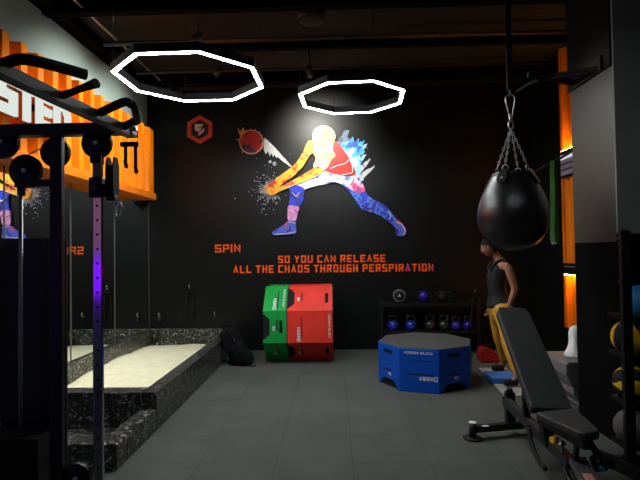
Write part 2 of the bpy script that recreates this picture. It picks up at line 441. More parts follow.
# ================================================================== mirror wall
for i, (y0, y1) in enumerate([(6.225, BW-.012), (5.175, 6.215), (4.115, 5.165), (3.05, 4.105)]):
    names = ['tall mirror panel in the corner by the black back wall', 'tall mirror panel second from the back wall corner',
             'tall mirror panel third from the back wall corner', 'tall mirror panel behind the cable machine, furthest from the back wall']
    t = thing('mirror_panel', names[i], 'mirror', (MX, (y0+y1)/2, .345), 'mirror panels along the left wall')
    bm = bm_new(); box(bm, MX-.018, MX, y0, y1, .345, 2.34)
    gm = bpy.data.materials.get('mirror_glass') or mat('mirror_glass', (.80, .84, .82), .015, 1., var=0)
    obj('glass', bm, gm, t)
    for s, ye in (('a', y0), ('b', y1)):
        bm = bm_new(); box(bm, MX-.018, MX+.003, ye-.004, ye+.004, .345, 2.28); obj('edge_strip', bm, M['frame_grey'], t)

# ================================================================== orange container front on the left wall
def corrugate(bm, y0, y1, z0, z1, xo, xi, per, axis='x', tilt=0.):
    """trapezoid ribs as one solid sheet"""
    prof = []; y = y0
    while y < y1 - 1e-6:
        for f, x in ((0, xo), (.36, xo), (.50, xi), (.86, xi)):
            yy = y + f*per
            if yy <= y1: prof.append((yy, x))
        y += per
    prof.append((y1, prof[-1][1]))
    back = xi - .03 if xo > xi else xi + .03
    poly = [(yy, x) for yy, x in prof] + [(y1, back), (y0, back)]
    prism(bm, poly, (0, 0, z0), Y_, X_, Z_, z1-z0)
t = thing('container_facade', 'orange corrugated shipping container side high on the left wall above the mirrors', 'container facade', (MX, 4.8, 2.28))
bm = bm_new(); corrugate(bm, 2.1, 6.92, 2.36, 3.29, -2.60, -2.70, .232); obj('corrugated_sheet', bm, M['orange'], t)
bm = bm_new(); box(bm, MX+.001, -2.585, 2.1, 7.0, 2.28, 2.37, .006); obj('bottom_rail', bm, M['orange_dark'], t)
bm = bm_new(); box(bm, MX+.001, -2.62, 6.92, 7.0, 2.371, 3.30, .006); obj('corner_post', bm, M['orange_dark'], t)
bm = bm_new(); box(bm, MX+.001, -2.731, 2.1, 6.919, 2.371, 3.24); obj('back_sheet', bm, M['orange_dark'], t)
bm = bm_new(); prism(bm, [(0, 0), (.14, 0), (0, -.15)], (MX+.002, 7.1, 2.279), X_, Z_, Y_, .05); tag(obj('wall_bracket', bm, M['black']), 'small black triangular bracket under the end of the orange container', 'bracket')

# white backlit letters on the container
t = thing('letter_sign', 'big white backlit letters reading STED on the orange container', 'sign', (-2.50, 4.0, 2.57))
for ch, y, w in (('S', 3.475, .205), ('T', 3.70, .215), ('E', 3.94, .225), ('D', 4.20, .245)):
    bm = bm_new(); strokes(bm, ch, (-2.44, y, 2.575), Y_, Z_, -X_, w, .30, .070, .03)
    le = obj('letter', bm, M['letter_glow'], t)
    bm = bm_new(); strokes(bm, ch, (-2.471, y+.004, 2.579), Y_, Z_, -X_, w-.008, .292, .060, .06); obj('letter_return', bm, M['orange_dark'], le)
bm = bm_new()
for z in (2.63, 2.80): box(bm, -2.599, -2.533, 3.45, 4.47, z-.012, z+.012)
obj('mounting_rail', bm, M['rod'], t)

# ================================================================== sand pit
t = thing('sand_pit', 'black terrazzo walled sand pit in the left corner under the mirrors', 'sand pit', (-2.1, 5.0, 0))
bm = bm_new(); box(bm, -1.66, -1.525, 4.10, BW-.002, 0, .32, .008); obj('side_wall', bm, M['granite'], t)
bm = bm_new(); box(bm, MX+.001, -1.6605, 4.10, 4.27, 0, .32, .008); obj('front_wall', bm, M['granite'], t)
bm = bm_new(); box(bm, MX+.001, MX+.035, 4.2705, BW-.002, 0, .344, .003); obj('mirror_skirting', bm, M['granite'], t)
bm = bm_new(); box(bm, MX+.036, -1.6605, BW-.04, BW-.002, 0, .345, .003); obj('back_skirting', bm, M['granite'], t)
# low foot basin in front: an L of kerbs
bm = bm_new(); box(bm, MX+.001, -1.525, 3.345, 3.52, 0, .182, .01); obj('step_kerb', bm, M['granite'], t)
bm = bm_new(); box(bm, -1.665, -1.525, 3.5205, 4.099, 0, .182, .01); obj('step_kerb', bm, M['granite'], t)
bm = bm_new(); box(bm, MX+.001, -1.6655, 3.5205, 4.099, 0, .02); obj('basin_floor', bm, M['granite'], t)
# sand
bm = bm_new(); nx, ny = 36, 90; G = []
x0, x1, y0, y1 = MX+.037, -1.662, 4.272, BW-.042
for j in range(ny+1):
    row = []
    for i in range(nx+1):
        x = x0+(x1-x0)*i/nx; y = y0+(y1-y0)*j/ny
        z = .145 + .022*noise.noise(V((x*1.3, y*1.1, 0))) + .016*noise.noise(V((x*3.4, y*3.1, 3))) + .006*noise.noise(V((x*11, y*9, 5)))
        z += .02*math.exp(-((x+2.1)**2+(y-6.3)**2)/.3) - .04*max(0, (y-6.9)/.5)
        row.append(bm.verts.new((x, y, z)))
    G.append(row)
for j in range(ny):
    for i in range(nx):
        f = bm.faces.new((G[j][i], G[j][i+1], G[j+1][i+1], G[j+1][i])); f.smooth = True
low = [[bm.verts.new((v.co.x, v.co.y, .001)) for v in (G[0][0], G[0][-1], G[-1][-1], G[-1][0])]][0]
bm.faces.new(low[::-1])
bm.faces.new([low[0], low[1]] + G[0][::-1]); bm.faces.new([low[2], low[3]] + G[-1][:])
bm.faces.new([low[1], low[2]] + [r[-1] for r in G][::-1]); bm.faces.new([low[3], low[0]] + [r[0] for r in G])
o = obj('sand', bm, M['sand']); o['kind'] = 'stuff'; o['label'] = 'pale raked sand filling the terrazzo pit'; o['category'] = 'sand'

# shower knobs on the back wall over the pit
def knob(x, z, label):
    t = thing('wall_hook', label, 'hook', (x, BW, z), 'hooks above the sand pit')
    bm = bm_new(); cyl(bm, (x, BW, z), (x, BW-.012, z), .03); obj('rosette', bm, M['black'], t)
    bm = bm_new(); tube(bm, smooth_path([(x, BW-.01, z), (x, BW-.05, z), (x, BW-.07, z+.03), (x, BW-.06, z+.06)]), .010); obj('peg', bm, M['steel'], t)
    bm = bm_new(); ball(bm, (x, BW-.02, z-.05), .022); obj('button', bm, M['black'], t)
knob(-2.685, .53, 'small hook low on the back wall nearest the mirror corner')
knob(-2.214, .96, 'hook on the back wall above the pit holding the hanging black loop')
knob(-1.83, .545, 'small hook low on the back wall above the backpack')
t = obj('hanging_strap', (lambda b: (tube(b, smooth_path([(-2.214, BW-.045, .985), (-2.27, BW-.03, .80), (-2.27, BW-.02, .50), (-2.22, BW-.02, .43), (-2.165, BW-.02, .50), (-2.165, BW-.03, .80)] + [(-2.214, BW-.045, .985)]), .012), b)[1])(bm_new()), M['rubber'])
tag(t, 'black loop strap hanging from a hook on the back wall above the pit', 'strap')

# ================================================================== ring lights
def ring(x, y, z, R, ph, label, dm='ring_light'):
    t = thing('pendant_light', label, 'pendant light', (x, y, z), 'octagonal ring lights')
    w, h = .05, .075
    def P(r, k, zz): a = ph+2*PI*k/8; return V((x+r*math.cos(a), y+r*math.sin(a), zz))
    for k in range(8):
        bm = bm_new(); ro, ri = R+.012, R-w+.012
        q = [P(ro, k, z+.012), P(ro, k+1, z+.012), P(ri, k+1, z+.012), P(ri, k, z+.012)]
        A = [bm.verts.new(p) for p in q]; B = [bm.verts.new(p+V((0, 0, h))) for p in q]
        bm.faces.new(A); bm.faces.new(B[::-1])
        for i in range(4): bm.faces.new((A[i], B[i], B[(i+1) % 4], A[(i+1) % 4]))
        obj('housing', bm, M['black'], t)
    for k in range(8):
        bm = bm_new(); ro, ri = R+.003, R-.029
        q = [P(ro, k, z+.007), P(ro, k+1, z+.007), P(ri, k+1, z+.007), P(ri, k, z+.007)]
        A = [bm.verts.new(p) for p in q]; B = [bm.verts.new(p+V((0, 0, .022))) for p in q]
        bm.faces.new(A); bm.faces.new(B[::-1])
        for i in range(4): bm.faces.new((A[i], B[i], B[(i+1) % 4], A[(i+1) % 4]))
        obj('diffuser', bm, M[dm], t, 'glowing white diffuser')
    for k in (0, 2, 4, 6):
        bm = bm_new(); p = P(R-.012, k, z+.08); cyl(bm, p, (p.x, p.y, CZ), .0018, n=6); obj('suspension_wire', bm, M['black'], t)
ring(-1.309, 4.45, 3.10, .681, .379+PI, 'larger glowing octagonal ring light hanging left, near the orange container')
ring(.21, 5.129, 3.10, .578, 3.486, 'smaller glowing octagonal ring light hanging right, above the mural figure')
ring(.75, 1.85, 3.15, .62, .2, 'octagonal ring light hanging over the camera side of the gym', 'ring_near')

# ================================================================== ceiling clutter
t = thing('ceiling_speaker', 'dark cylinder hanging under the ceiling at the top of the photo', 'speaker', (-.2, 4.55, 3.72))
bm = bm_new(); lathe(bm, [(0, 3.86), (.13, 3.86), (.145, 3.88), (.145, CZ-.004), (0, CZ-.004)], (-.2, 4.9, 0)); obj('can', bm, M['black'], t)
bm = bm_new(); lathe(bm, [(0, 3.855), (.11, 3.855), (.12, 3.862), (0, 3.862)], (-.2, 4.9, 0)); obj('grille', bm, M['rubber'], t)
t = thing('track_spotlight', 'small black spotlight hanging from the ceiling above the mural', 'spotlight', (-.28, 6.0, 3.9))
bm = bm_new(); cyl(bm, (-.28, 6.0, CZ-.001), (-.28, 6.0, 3.82), .012); obj('stem', bm, M['black'], t)
bm = bm_new(); d = V((.11, 1.36, -.62)).normalized(); c = V((-.28, 6.0, 3.76)); cyl(bm, c-d*.05, c+d*.10, .036, .042); obj('lamp_head', bm, M['black'], t)
bm = bm_new(); cyl(bm, c+d*.101, c+d*.104, .034); obj('lens', bm, emis('spot_lens', 'fff4d8', 3), t)
for lab, pts, r in (('thin pale conduit running along the ceiling above the grey wall', [(-2.46, 2.2, 3.93), (-2.44, 5.0, 3.93), (-2.40, 7.3, 3.93)], .014),
                    ('dark pipe crossing under the ceiling behind the ring lights', [(-2.6, 5.42, 3.90), (2.9, 5.42, 3.90)], .03),
                    ('dark pipe crossing under the ceiling near the back wall', [(-2.6, 6.35, 3.91), (2.9, 6.35, 3.91)], .025),
                    ('dark pipe crossing under the ceiling nearest the camera', [(-2.6, 4.28, 3.92), (2.05, 4.28, 3.92)], .03)):
    bm = bm_new(); tube(bm, pts, r)
    for p in (pts[0], pts[-1]): cyl(bm, (p[0]*.96, p[1], p[2]), (p[0]*.96, p[1], CZ-.001), .008, n=8)
    tag(obj('ceiling_pipe', bm, M['rod'] if r < .02 else M['black']), lab, 'pipe')

# ================================================================== mural and lettering on the back wall
def g(u, v): return (.01527*u - .0002*v - 5.05963, -.00027*u - .01529*v + 5.42388)   # mural grid (1.5 cm squares) to wall metres
NP = [0]
def panel(name, poly, m, parent, layer=0, th=.022, label=None):
    NP[0] += 1; layer += NP[0]*.022
    bm = bm_new(); prism(bm, [g(*p) for p in poly], (0, BW-.004-layer*.004, 0), X_, Z_, -Y_, th)
    return obj(name, bm, m, parent, label)
def rough(poly, amp, seed, sub=3):
    rnd = random.Random(seed); out = []
    for a, b in zip(poly, poly[1:]+poly[:1]):
        for s in range(sub):
            t = s/sub; out.append((a[0]+(b[0]-a[0])*t+rnd.uniform(-amp, amp), a[1]+(b[1]-a[1])*t+rnd.uniform(-amp, amp)))
    return out
def smoothp(poly, k=4):
    n = len(poly); out = []
    for i in range(n):
        p0, p1, p2, p3 = (V(poly[(i+q) % n]+(0,)) for q in (-1, 0, 1, 2))
        for s in range(k):
            t = s/k; w = .5*((2*p1)+(p2-p0)*t+(2*p0-5*p1+4*p2-p3)*t*t+(3*p1-p0-3*p2+p3)*t**3); out.append((w.x, w.y))
    return out
def burst(c, r0, r1, n, seed, a0=0, a1=2*PI):
    rnd = random.Random(seed); out = []
    for i in range(n):
        a = a0+(a1-a0)*i/n; r = (r1 if i % 2 else r0)*rnd.uniform(.7, 1.15)
        out.append((c[0]+r*math.cos(a), c[1]+r*math.sin(a)))
    return out
mu = thing('wall_mural', 'colourful paint-splash cutout of a player lunging to strike a ball on the back wall', 'mural', (-.2, BW, 1.85))
# splashes first (furthest back)
panel('splash', burst((271, 190), 6, 12.5, 60, 3), M['ink_mist'], mu, 0, .012)
for poly, mm in (([(337, 143), (341, 138), (344, 132), (347, 130), (350, 129.5), (349, 134), (347, 137), (352, 139), (353, 143), (347, 147), (342, 150)], 'ink_dusk'),
                 ([(338, 146), (343, 143), (349, 141), (354, 137), (355, 142), (360, 138), (359, 143), (366, 140), (363, 146), (368, 143), (364, 150), (366, 152), (361, 156), (362, 160), (356, 163), (352, 164), (346, 156)], 'ink_splash'),
                 ([(350, 160), (357, 156), (362, 158), (361, 164), (363, 168), (361, 174), (364, 180), (360, 182), (355, 173)], 'ink_pale'),
                 ([(361, 167), (366, 162), (370, 158.5), (371.5, 159.5), (367, 165), (362, 172)], 'ink_mist'), ([(362, 174), (368, 169.5), (374.5, 165.8), (375.5, 167.2), (370, 172), (365, 177.5), (362, 180)], 'ink_mist'),
                 ([(360, 160), (364, 155), (367, 154), (366, 157), (361, 164)], 'ink_pale')):
    panel('splash', rough(poly, .5, 4, 2), M[mm], mu, 0, .014)
bm = bm_new(); rnd = random.Random(5)
for c, sx, sy, n in (((268, 188), 9, 9.5, 150), ((350, 145), 8, 6, 12), ((292, 165), 10, 7, 10)):
    for _ in range(n):
        u, v, r = rnd.gauss(c[0], sx), rnd.gauss(c[1], sy), rnd.uniform(.25, .75)
        prism(bm, [g(u+r*math.cos(a*PI/3), v+r*math.sin(a*PI/3)) for a in range(6)], (0, BW-.001, 0), X_, Z_, -Y_, .006)
for u, v, r in ((270.3, 161.5, 1.5), (275, 163.5, 2.0)):
    prism(bm, [g(u+r*math.cos(a*PI/5), v+r*math.sin(a*PI/5)) for a in range(10)], (0, BW-.001, 0), X_, Z_, -Y_, .010)
o = obj('paint_droplets', bm, M['ink_mist'], mu); o['kind'] = 'stuff'
# ball with sparks and trail
panel('ball_spark', burst((251, 141.5), 11, 14.2, 36, 8), M['ink_spark'], mu, 0, .010)
panel('ball_spark', [(237, 127), (241, 131), (243, 126.5), (246, 132), (249, 136), (243, 139), (239, 133)], M['ink_spark'], mu, 0, .012)
panel('ball_rim', [(251.5+12.3*math.cos(a*PI/20), 141.7+12.3*math.sin(a*PI/20)) for a in range(40)], M['ink_ring'], mu, 1, .014)
panel('ball', [(251.5+11.3*math.cos(a*PI/20), 141.7+11.3*math.sin(a*PI/20)) for a in range(40)], M['ink_ball'], mu, 2, .018)
panel('ball_trail', [(264.5, 137.5), (268, 140), (275, 147), (283, 156), (290, 164), (293.5, 167.5), (291.5, 166.8), (284, 162), (278, 156.5), (277, 158), (275, 154.5), (273.5, 157), (272, 153), (270, 156), (268.5, 151), (266, 154), (264, 149)], M['ink_trail'], mu, 1, .014)
# rear leg
rear = [(338, 174), (346, 170), (355, 173), (359, 178), (363, 184), (367.5, 194.5), (374, 199.5), (382.5, 204), (388, 208.5), (392.5, 213.5), (397, 220.5), (391, 223.5), (386, 219.5), (380, 215.5), (374, 213), (367, 211.5), (361.5, 208.5), (357.5, 203), (353, 196), (347.5, 189), (342, 183.5)]
panel('rear_leg', smoothp(rear), M['ink_rear'], mu, 2)
panel('rear_shoe', smoothp([(391, 223), (397, 220), (401, 222.5), (405, 227), (406, 232.5), (403.5, 235.5), (398.5, 235.8), (395.5, 233.5), (396, 228.5)]), M['ink_shoe'], mu, 3)
panel('hip', smoothp([(330, 174), (336, 169), (346, 167), (355, 172), (360, 179), (365.5, 190), (360, 193), (354, 191), (347, 187), (339, 183), (331, 180)]), M['ink_hip'], mu, 3)
# front leg
panel('front_thigh', smoothp([(290, 187), (297, 183.5), (308, 179), (318, 174.5), (327, 171), (338, 171), (345, 175), (343, 183), (336, 182), (328, 184), (317, 186), (308, 188.5), (300, 192), (292, 192)]), M['ink_thigh'], mu, 3)
panel('front_shin', smoothp([(290.5, 188), (297, 185.5), (304.5, 188.5), (304.6, 195), (303.5, 201), (300.5, 207), (298.5, 213), (296.8, 221), (296, 224), (289, 222), (288.4, 215), (288.5, 209.5), (290.3, 201), (290.4, 194)]), M['ink_leg'], mu, 4)
panel('front_sock', smoothp([(288.6, 207), (293, 205.5), (299.8, 207.5), (298.3, 213), (296.8, 220), (293, 221.5), (288.8, 220.5), (288.3, 213)]), M['ink_sock'], mu, 5)
panel('shorts', smoothp([(322, 173.5), (331, 171.5), (341, 172.5), (351, 172.5), (354, 178), (351, 184), (346, 186.5), (339, 183), (331, 182), (323, 184)], 3), M['ink_short'], mu, 5)
panel('front_shoe', smoothp([(289.5, 221), (295.8, 222.5), (297.3, 231.5), (295, 234), (286, 234.8), (275, 235.4), (272.8, 233), (276.5, 229.5), (283, 226)]), M['ink_shoe'], mu, 5)
# torso, arms, head
panel('torso', smoothp([(326, 144), (333, 141.5), (338.5, 143), (344, 150), (350.5, 159.5), (354, 167), (356, 174.5), (349, 177), (340, 176), (331, 174.5), (325, 170), (327, 156)], 3), M['ink_torso'], mu, 5)
panel('chest', smoothp([(311, 143), (318, 139), (327, 141), (334, 143), (333, 150), (336, 156), (332, 160), (329, 166), (324, 171), (318, 172), (314, 166), (316.5, 159), (313, 153), (309, 151)], 3), M['ink_chest'], mu, 6)
panel('arm', smoothp([(309, 141.5), (314, 142.5), (315, 150), (309, 158), (303.5, 167), (297, 174), (288, 181), (278.5, 187.5), (272, 188), (270, 184.5), (278, 178), (287, 171.5), (294, 166), (299, 160.5), (303.5, 153)], 3), M['ink_arm'], mu, 7)
panel('arm', smoothp([(273, 190), (282, 186.5), (292, 181.5), (303, 175.5), (312, 170), (319, 166.5), (323, 170), (320, 175), (311, 179.5), (301, 183.5), (291, 187.5), (281, 191.5), (274, 194)], 3), M['ink_arm'], mu, 8)
panel('hands', smoothp([(266, 186.5), (270, 184), (277, 184.5), (281, 187), (280, 191), (275, 195.5), (270, 195), (266.5, 191)], 3), M['ink_arm'], mu, 9)
panel('head', smoothp([(313, 137.5), (314.2, 132), (318, 128), (324.5, 126), (331, 128.3), (335, 133), (336, 138.5), (334.5, 143), (330, 146), (323, 147), (317, 146), (314, 142.5)], 4), M['ink_head'], mu, 8)
def line(pts, w=.55, layer=10):
    bm = bm_new()
    for a, b in zip(pts, pts[1:]):
        d = V((b[0]-a[0], b[1]-a[1])).normalized(); n = V((-d.y, d.x))*w/2
        prism(bm, [g(a[0]+n.x, a[1]+n.y), g(b[0]+n.x, b[1]+n.y), g(b[0]-n.x, b[1]-n.y), g(a[0]-n.x, a[1]-n.y)], (0, BW-.004-layer*.004, 0), X_, Z_, -Y_, .02)
    obj('outline_stroke', bm, M['ink_line'], mu)
line([(326, 172), (333, 174.5), (341, 176), (352, 173.5)]); line([(331, 169), (338, 166), (346, 164), (350, 160)]); line([(351, 161), (353, 167), (353, 173)])
line([(290, 222), (296, 223.5)]); line([(275, 234.6), (286, 234), (296.5, 232)]); line([(293, 193), (297, 197), (300, 193)]); line([(289, 210), (296, 213)]); line([(388, 211), (391, 215), (389, 220)]); line([(396, 222), (401, 224), (405, 231), (403, 235)])
line([(283, 190), (300, 183), (316, 177), (326, 172)], .5)

def wall_text(text, u0, u1, v_base, hgt, label):
    a = V((*g(u0, v_base), 0)); b = V((*g(u1, v_base - (u1-u0)*.0155), 0))
    ax = V((b.x-a.x, 0, b.y-a.y)); L = ax.length; ax.normalize(); ay = V((-ax.z, 0, ax.x))
    o = V((a.x, BW-.001, a.y)); t = thing('wall_lettering', label, 'lettering', o, 'orange slogan lettering on the back wall')
    n_i = text.count('I'); n_s = text.count(' '); n = len(text)-n_i-n_s; h = hgt*.0153; tk = h*.185
    # letter width so that the whole line spans L
    gap = h*.22
    w = (L - n_i*tk*1.15 - gap*(n+n_i-1))/(n + .62*n_s)
    write(text, o, ax, ay, -Y_, w, h, tk, .012, gap, M['lettering'], t, 'letter', .62)
wall_text('SPIN', 215, 240.6, 252.9, 8.0, 'orange wall lettering reading SPIN, purple light painted into its colour')
wall_text('SO YOU CAN RELEASE', 278.7, 385.6, 263.2, 7.4, 'orange wall lettering reading SO YOU CAN RELEASE')
wall_text('ALL THE CHAOS THROUGH PERSPIRATION', 233.8, 433, 273.6, 7.6, 'orange wall lettering reading ALL THE CHAOS THROUGH PERSPIRATION')

# hexagonal emblem
hx, hz, hr = g(199.3, 129)[0], g(199.3, 129)[1], .222
t = thing('hexagon_emblem', 'orange-red hexagon emblem with a pale angular mark on the back wall', 'emblem', (hx, BW, hz-hr))
hexa = lambda r: [(hx+r*math.sin(k*PI/3), hz+r*math.cos(k*PI/3)) for k in range(6)]
for k in range(6):
    bm = bm_new(); A, B = hexa(hr), hexa(hr*.70)
    prism(bm, [A[k], A[(k+1) % 6], B[(k+1) % 6], B[k]], (0, BW-.001, 0), X_, Z_, -Y_, .03); obj('hexagon_side', bm, M['hex_red'], t)
bm = bm_new(); prism(bm, hexa(hr*.70), (0, BW-.001, 0), X_, Z_, -Y_, .012); obj('back_plate', bm, M['black'], t)
mk = lambda pts: [(hx+(x-19.5)*.0125, hz-(y-19.3)*.0125) for x, y in pts]
bm = bm_new(); prism(bm, mk([(13.5, 12.5), (24, 12.5), (21.5, 16), (16.8, 16), (16.8, 17.2), (22, 17.2), (18, 22.5), (13.5, 19.8)]), (0, BW-.012, 0), X_, Z_, -Y_, .014); obj('emblem_mark', bm, M['hex_mark'], t)
bm = bm_new(); prism(bm, mk([(24.8, 17.8), (24.8, 21.5), (18, 27), (18, 23.6)]), (0, BW-.012, 0), X_, Z_, -Y_, .014); obj('emblem_mark', bm, M['hex_mark'], t)

# ================================================================== soft plyo blocks
def cut(o, bmc):
    base = root_loc(o)
    for v in bmc.verts: v.co -= base
    bmesh.ops.recalc_face_normals(bmc, faces=bmc.faces[:])
    me = bpy.data.meshes.new('c'); bmc.to_mesh(me); bmc.free(); c = bpy.data.objects.new('c', me); COL.objects.link(c); c.location = root_loc(o)
    md = o.modifiers.new('b', 'BOOLEAN'); md.operation = 'DIFFERENCE'; md.solver = 'EXACT'; md.object = c
    bake(o); bpy.data.objects.remove(c, do_unlink=True); bpy.data.meshes.remove(me)

def plyo(label, loc, Rm, h, a, m, odd, front, num):
    """octagonal block; local z = thickness; facet 0 faces -y; facets of parity `odd` carry handle and foot cut-outs"""
    Mx = Matrix.Translation(V(loc)) @ Rm.to_4x4()
    t = thing('plyo_block', label, 'plyo block', loc, 'soft octagonal jump blocks')
    s = a*math.tan(PI/8)
    octa = lambda r: [(r/math.cos(PI/8)*math.cos(-PI/2-PI/8+k*PI/4), r/math.cos(PI/8)*math.sin(-PI/2-PI/8+k*PI/4)) for k in range(8)]
    bm = bm_new(); vs, fs = prism(bm, octa(a), (0, 0, 0), X_, Y_, Z_, h-.008)
    bmesh.ops.bevel(bm, geom=bm.edges[:], offset=.006, segments=2, profile=.6, affect='EDGES')
    bm.transform(Mx); body = obj('shell', bm, m, t)
    bm = bm_new(); prism(bm, octa(a-.006), (0, 0, h-.0078), X_, Y_, Z_, .0078); bm.transform(Mx); obj('top_pad', bm, M['topmat'], t, 'dark grey anti-slip top')
    bmc = bm_new(); fac = []
    for k in range(8):
        an = -PI/2 + k*PI/4; n = V((math.cos(an), math.sin(an), 0)); u = V((-math.sin(an), math.cos(an), 0)); c = n*a
        fac.append((c, u, n))
        if k % 2 == odd:
            prism(bmc, [(-.165, -.01), (.165, -.01), (.165, .02), (.10, .088), (-.10, .088), (-.165, .02)], c, u, Z_, -n, .10, -.02)
            prism(bmc, [(-.085, h-.105), (.085, h-.105), (.085, h-.058), (-.085, h-.058)], c, u, Z_, -n, .06, -.02)
    bmc.transform(Mx); cut(body, bmc)
    for k in range(8):
        c, u, n = fac[k]
        if k % 2 == odd:
            bm = bm_new(); prism(bm, [(-.164, .001), (.164, .001), (.164, .02), (.099, .087), (-.099, .087), (-.164, .02)], c, u, Z_, -n, .03, .020); bm.transform(Mx); obj('foot_recess', bm, M['recess'], t, 'black foot cut-out')
            bm = bm_new(); prism(bm, [(-.084, h-.104), (.084, h-.104), (.084, h-.059), (-.084, h-.059)], c, u, Z_, -n, .03, .016); bm.transform(Mx); obj('handle_slot', bm, M['recess'], t, 'black hand slot')
    def pr(k, text, x, z, w, hh, tk, mm):
        c, u, n = fac[k % 8]; bm = bm_new(); xx = x
        for ch in text:
            if ch == ' ': xx += w*.6; continue
            strokes(bm, ch, c + u*xx + Z_*z - n*.001, u, Z_, n, w, hh, tk, .003); xx += w*1.25
        bm.transform(Mx); obj('printed_text', bm, mm, t)
    for k in front:
        pr(k, 'MODERN BLOCK', -.155, h-.062, .0215, .026, .0055, M['print'])
        pr(k, 'XBOM', -.0, .128, .031, .040, .0115, M['print']); pr(k, 'Q', .155, .124, .036, .050, .010, M['print'])
        bm = bm_new(); c, u, n = fac[k % 8]; box(bm, -.13, .16, -.001, .001, .182, .196)
        bm.transform(Matrix.Translation(c) @ Matrix((u, n, Z_)).transposed().to_4x4()); bm.transform(Mx); obj('printed_bar', bm, M['dark_print'], t)
    for k, tx in num:
        pr(k, tx, -.01, .125, .026, .034, .009, M['print'])
        bm = bm_new(); c, u, n = fac[k % 8]; box(bm, -.09, .05, -.001, .001, .175, .195)
        bm.transform(Matrix.Translation(c) @ Matrix((u, n, Z_)).transposed().to_4x4()); bm.transform(Mx); obj('printed_bar', bm, M['dark_print'], t)
    # stitched seam below the lid
    bm = bm_new(); pts = [V((x, y, h-.125)) for x, y in octa(a+.0005)]; tube(bm, pts, .0022, n=6, closed=True); bm.transform(Mx); obj('seam', bm, m, t)
    return t
RB = Matrix.Rotation(math.radians(-18), 3, 'Z')
plyo('blue octagonal foam block lying flat on the floor, dark grey top', (1.026, 5.625, 0), RB, .462, .50, M['blue'], 1, [0], [(7, '75'), (1, '90')])
RX = Matrix(((0, 0, 1), (0, 1, 0), (-1, 0, 0)))          # thickness axis along world +x
plyo('thick red octagonal foam block standing on edge, right of the green one', (-.628, 6.875, .512), RX, .60, .51, M['red'], 1, [0], [(1, '90'), (7, '90')])
plyo('thin green octagonal foam block standing on edge, left of the red one', (-.948, 6.870, .512), RX, .315, .51, M['green'], 0, [7], [(0, '90'), (1, '90')])

# ================================================================== backpack slumped against the pit
t = thing('backpack', 'black backpack slumped on the floor against the end of the sand pit', 'backpack', (-1.32, 6.45, 0))
def blob(parts, seg=18):
    b = bm_new()
    for c, r, rot in parts: ball(b, c, *r, seg=seg, rot=rot)
    return b
Rp = Matrix.Rotation(math.radians(-24), 3, 'Y')
def soft_box(bm, c, sx, sy, sz, rot, seed, amp=.018):
    gg = bmesh.ops.create_cube(bm, size=1); es = list({e for v in gg['verts'] for e in v.link_edges})
    bmesh.ops.subdivide_edges(bm, edges=es, cuts=9, use_grid_fill=True)
    vs = bm.verts[:]
    for v in vs:
        p = v.co*2; q = V((p.x*math.sqrt(max(0, 1-p.y*p.y/2-p.z*p.z/2+p.y*p.y*p.z*p.z/3)), p.y*math.sqrt(max(0, 1-p.z*p.z/2-p.x*p.x/2+p.z*p.z*p.x*p.x/3)), p.z*math.sqrt(max(0, 1-p.x*p.x/2-p.y*p.y/2+p.x*p.x*p.y*p.y/3))))
        p = p*.55 + q*.45
        nn = amp*noise.noise(V((p.x*2+seed, p.y*2, p.z*2.5)))
        p = V((p.x*sx/2, p.y*sy/2, p.z*sz/2)) ; p += p.normalized()*nn
        v.co = V(c) + rot @ p
    for f in bm.faces: f.smooth = True
bm = bm_new(); soft_box(bm, (-1.36, 6.50, .255), .25, .24, .50, Rp, 1.)
for v in bm.verts: v.co.z = max(v.co.z, .004)
obj('main_body', bm, M['pack'], t)
bm = bm_new(); soft_box(bm, (-1.27, 6.43, .17), .19, .17, .28, Rp, 4., .015)
for v in bm.verts: v.co.z = max(v.co.z, .004)
obj('front_pocket', bm, M['pack'], t)
bm = bm_new(); soft_box(bm, (-1.19, 6.47, .10), .16, .22, .18, Rp, 7., .014)
for v in bm.verts: v.co.z = max(v.co.z, .004)
obj('side_pocket', bm, M['pack'], t)
bm = bm_new(); tube(bm, smooth_path([(-1.50, 6.46, .47), (-1.50, 6.45, .53), (-1.43, 6.45, .53), (-1.40, 6.46, .49)]), .012); obj('grab_handle', bm, M['pack'], t)
bm = bm_new(); tube(bm, smooth_path([(-1.44, 6.40, .47), (-1.36, 6.375, .38), (-1.30, 6.36, .28), (-1.24, 6.345, .16), (-1.17, 6.35, .05)]), .014); obj('shoulder_strap', bm, M['pack'], t)
bm = bm_new(); tube(bm, smooth_path([(-1.17, 6.36, .04), (-1.10, 6.33, .012), (-1.04, 6.36, .010)]), .006); obj('strap_end', bm, M['pack'], t)
bm = bm_new(); box(bm, -1.335, -1.315, 6.348, 6.362, .33, .36, .004); obj('buckle', bm, M['steel'], t, 'small shiny buckle')

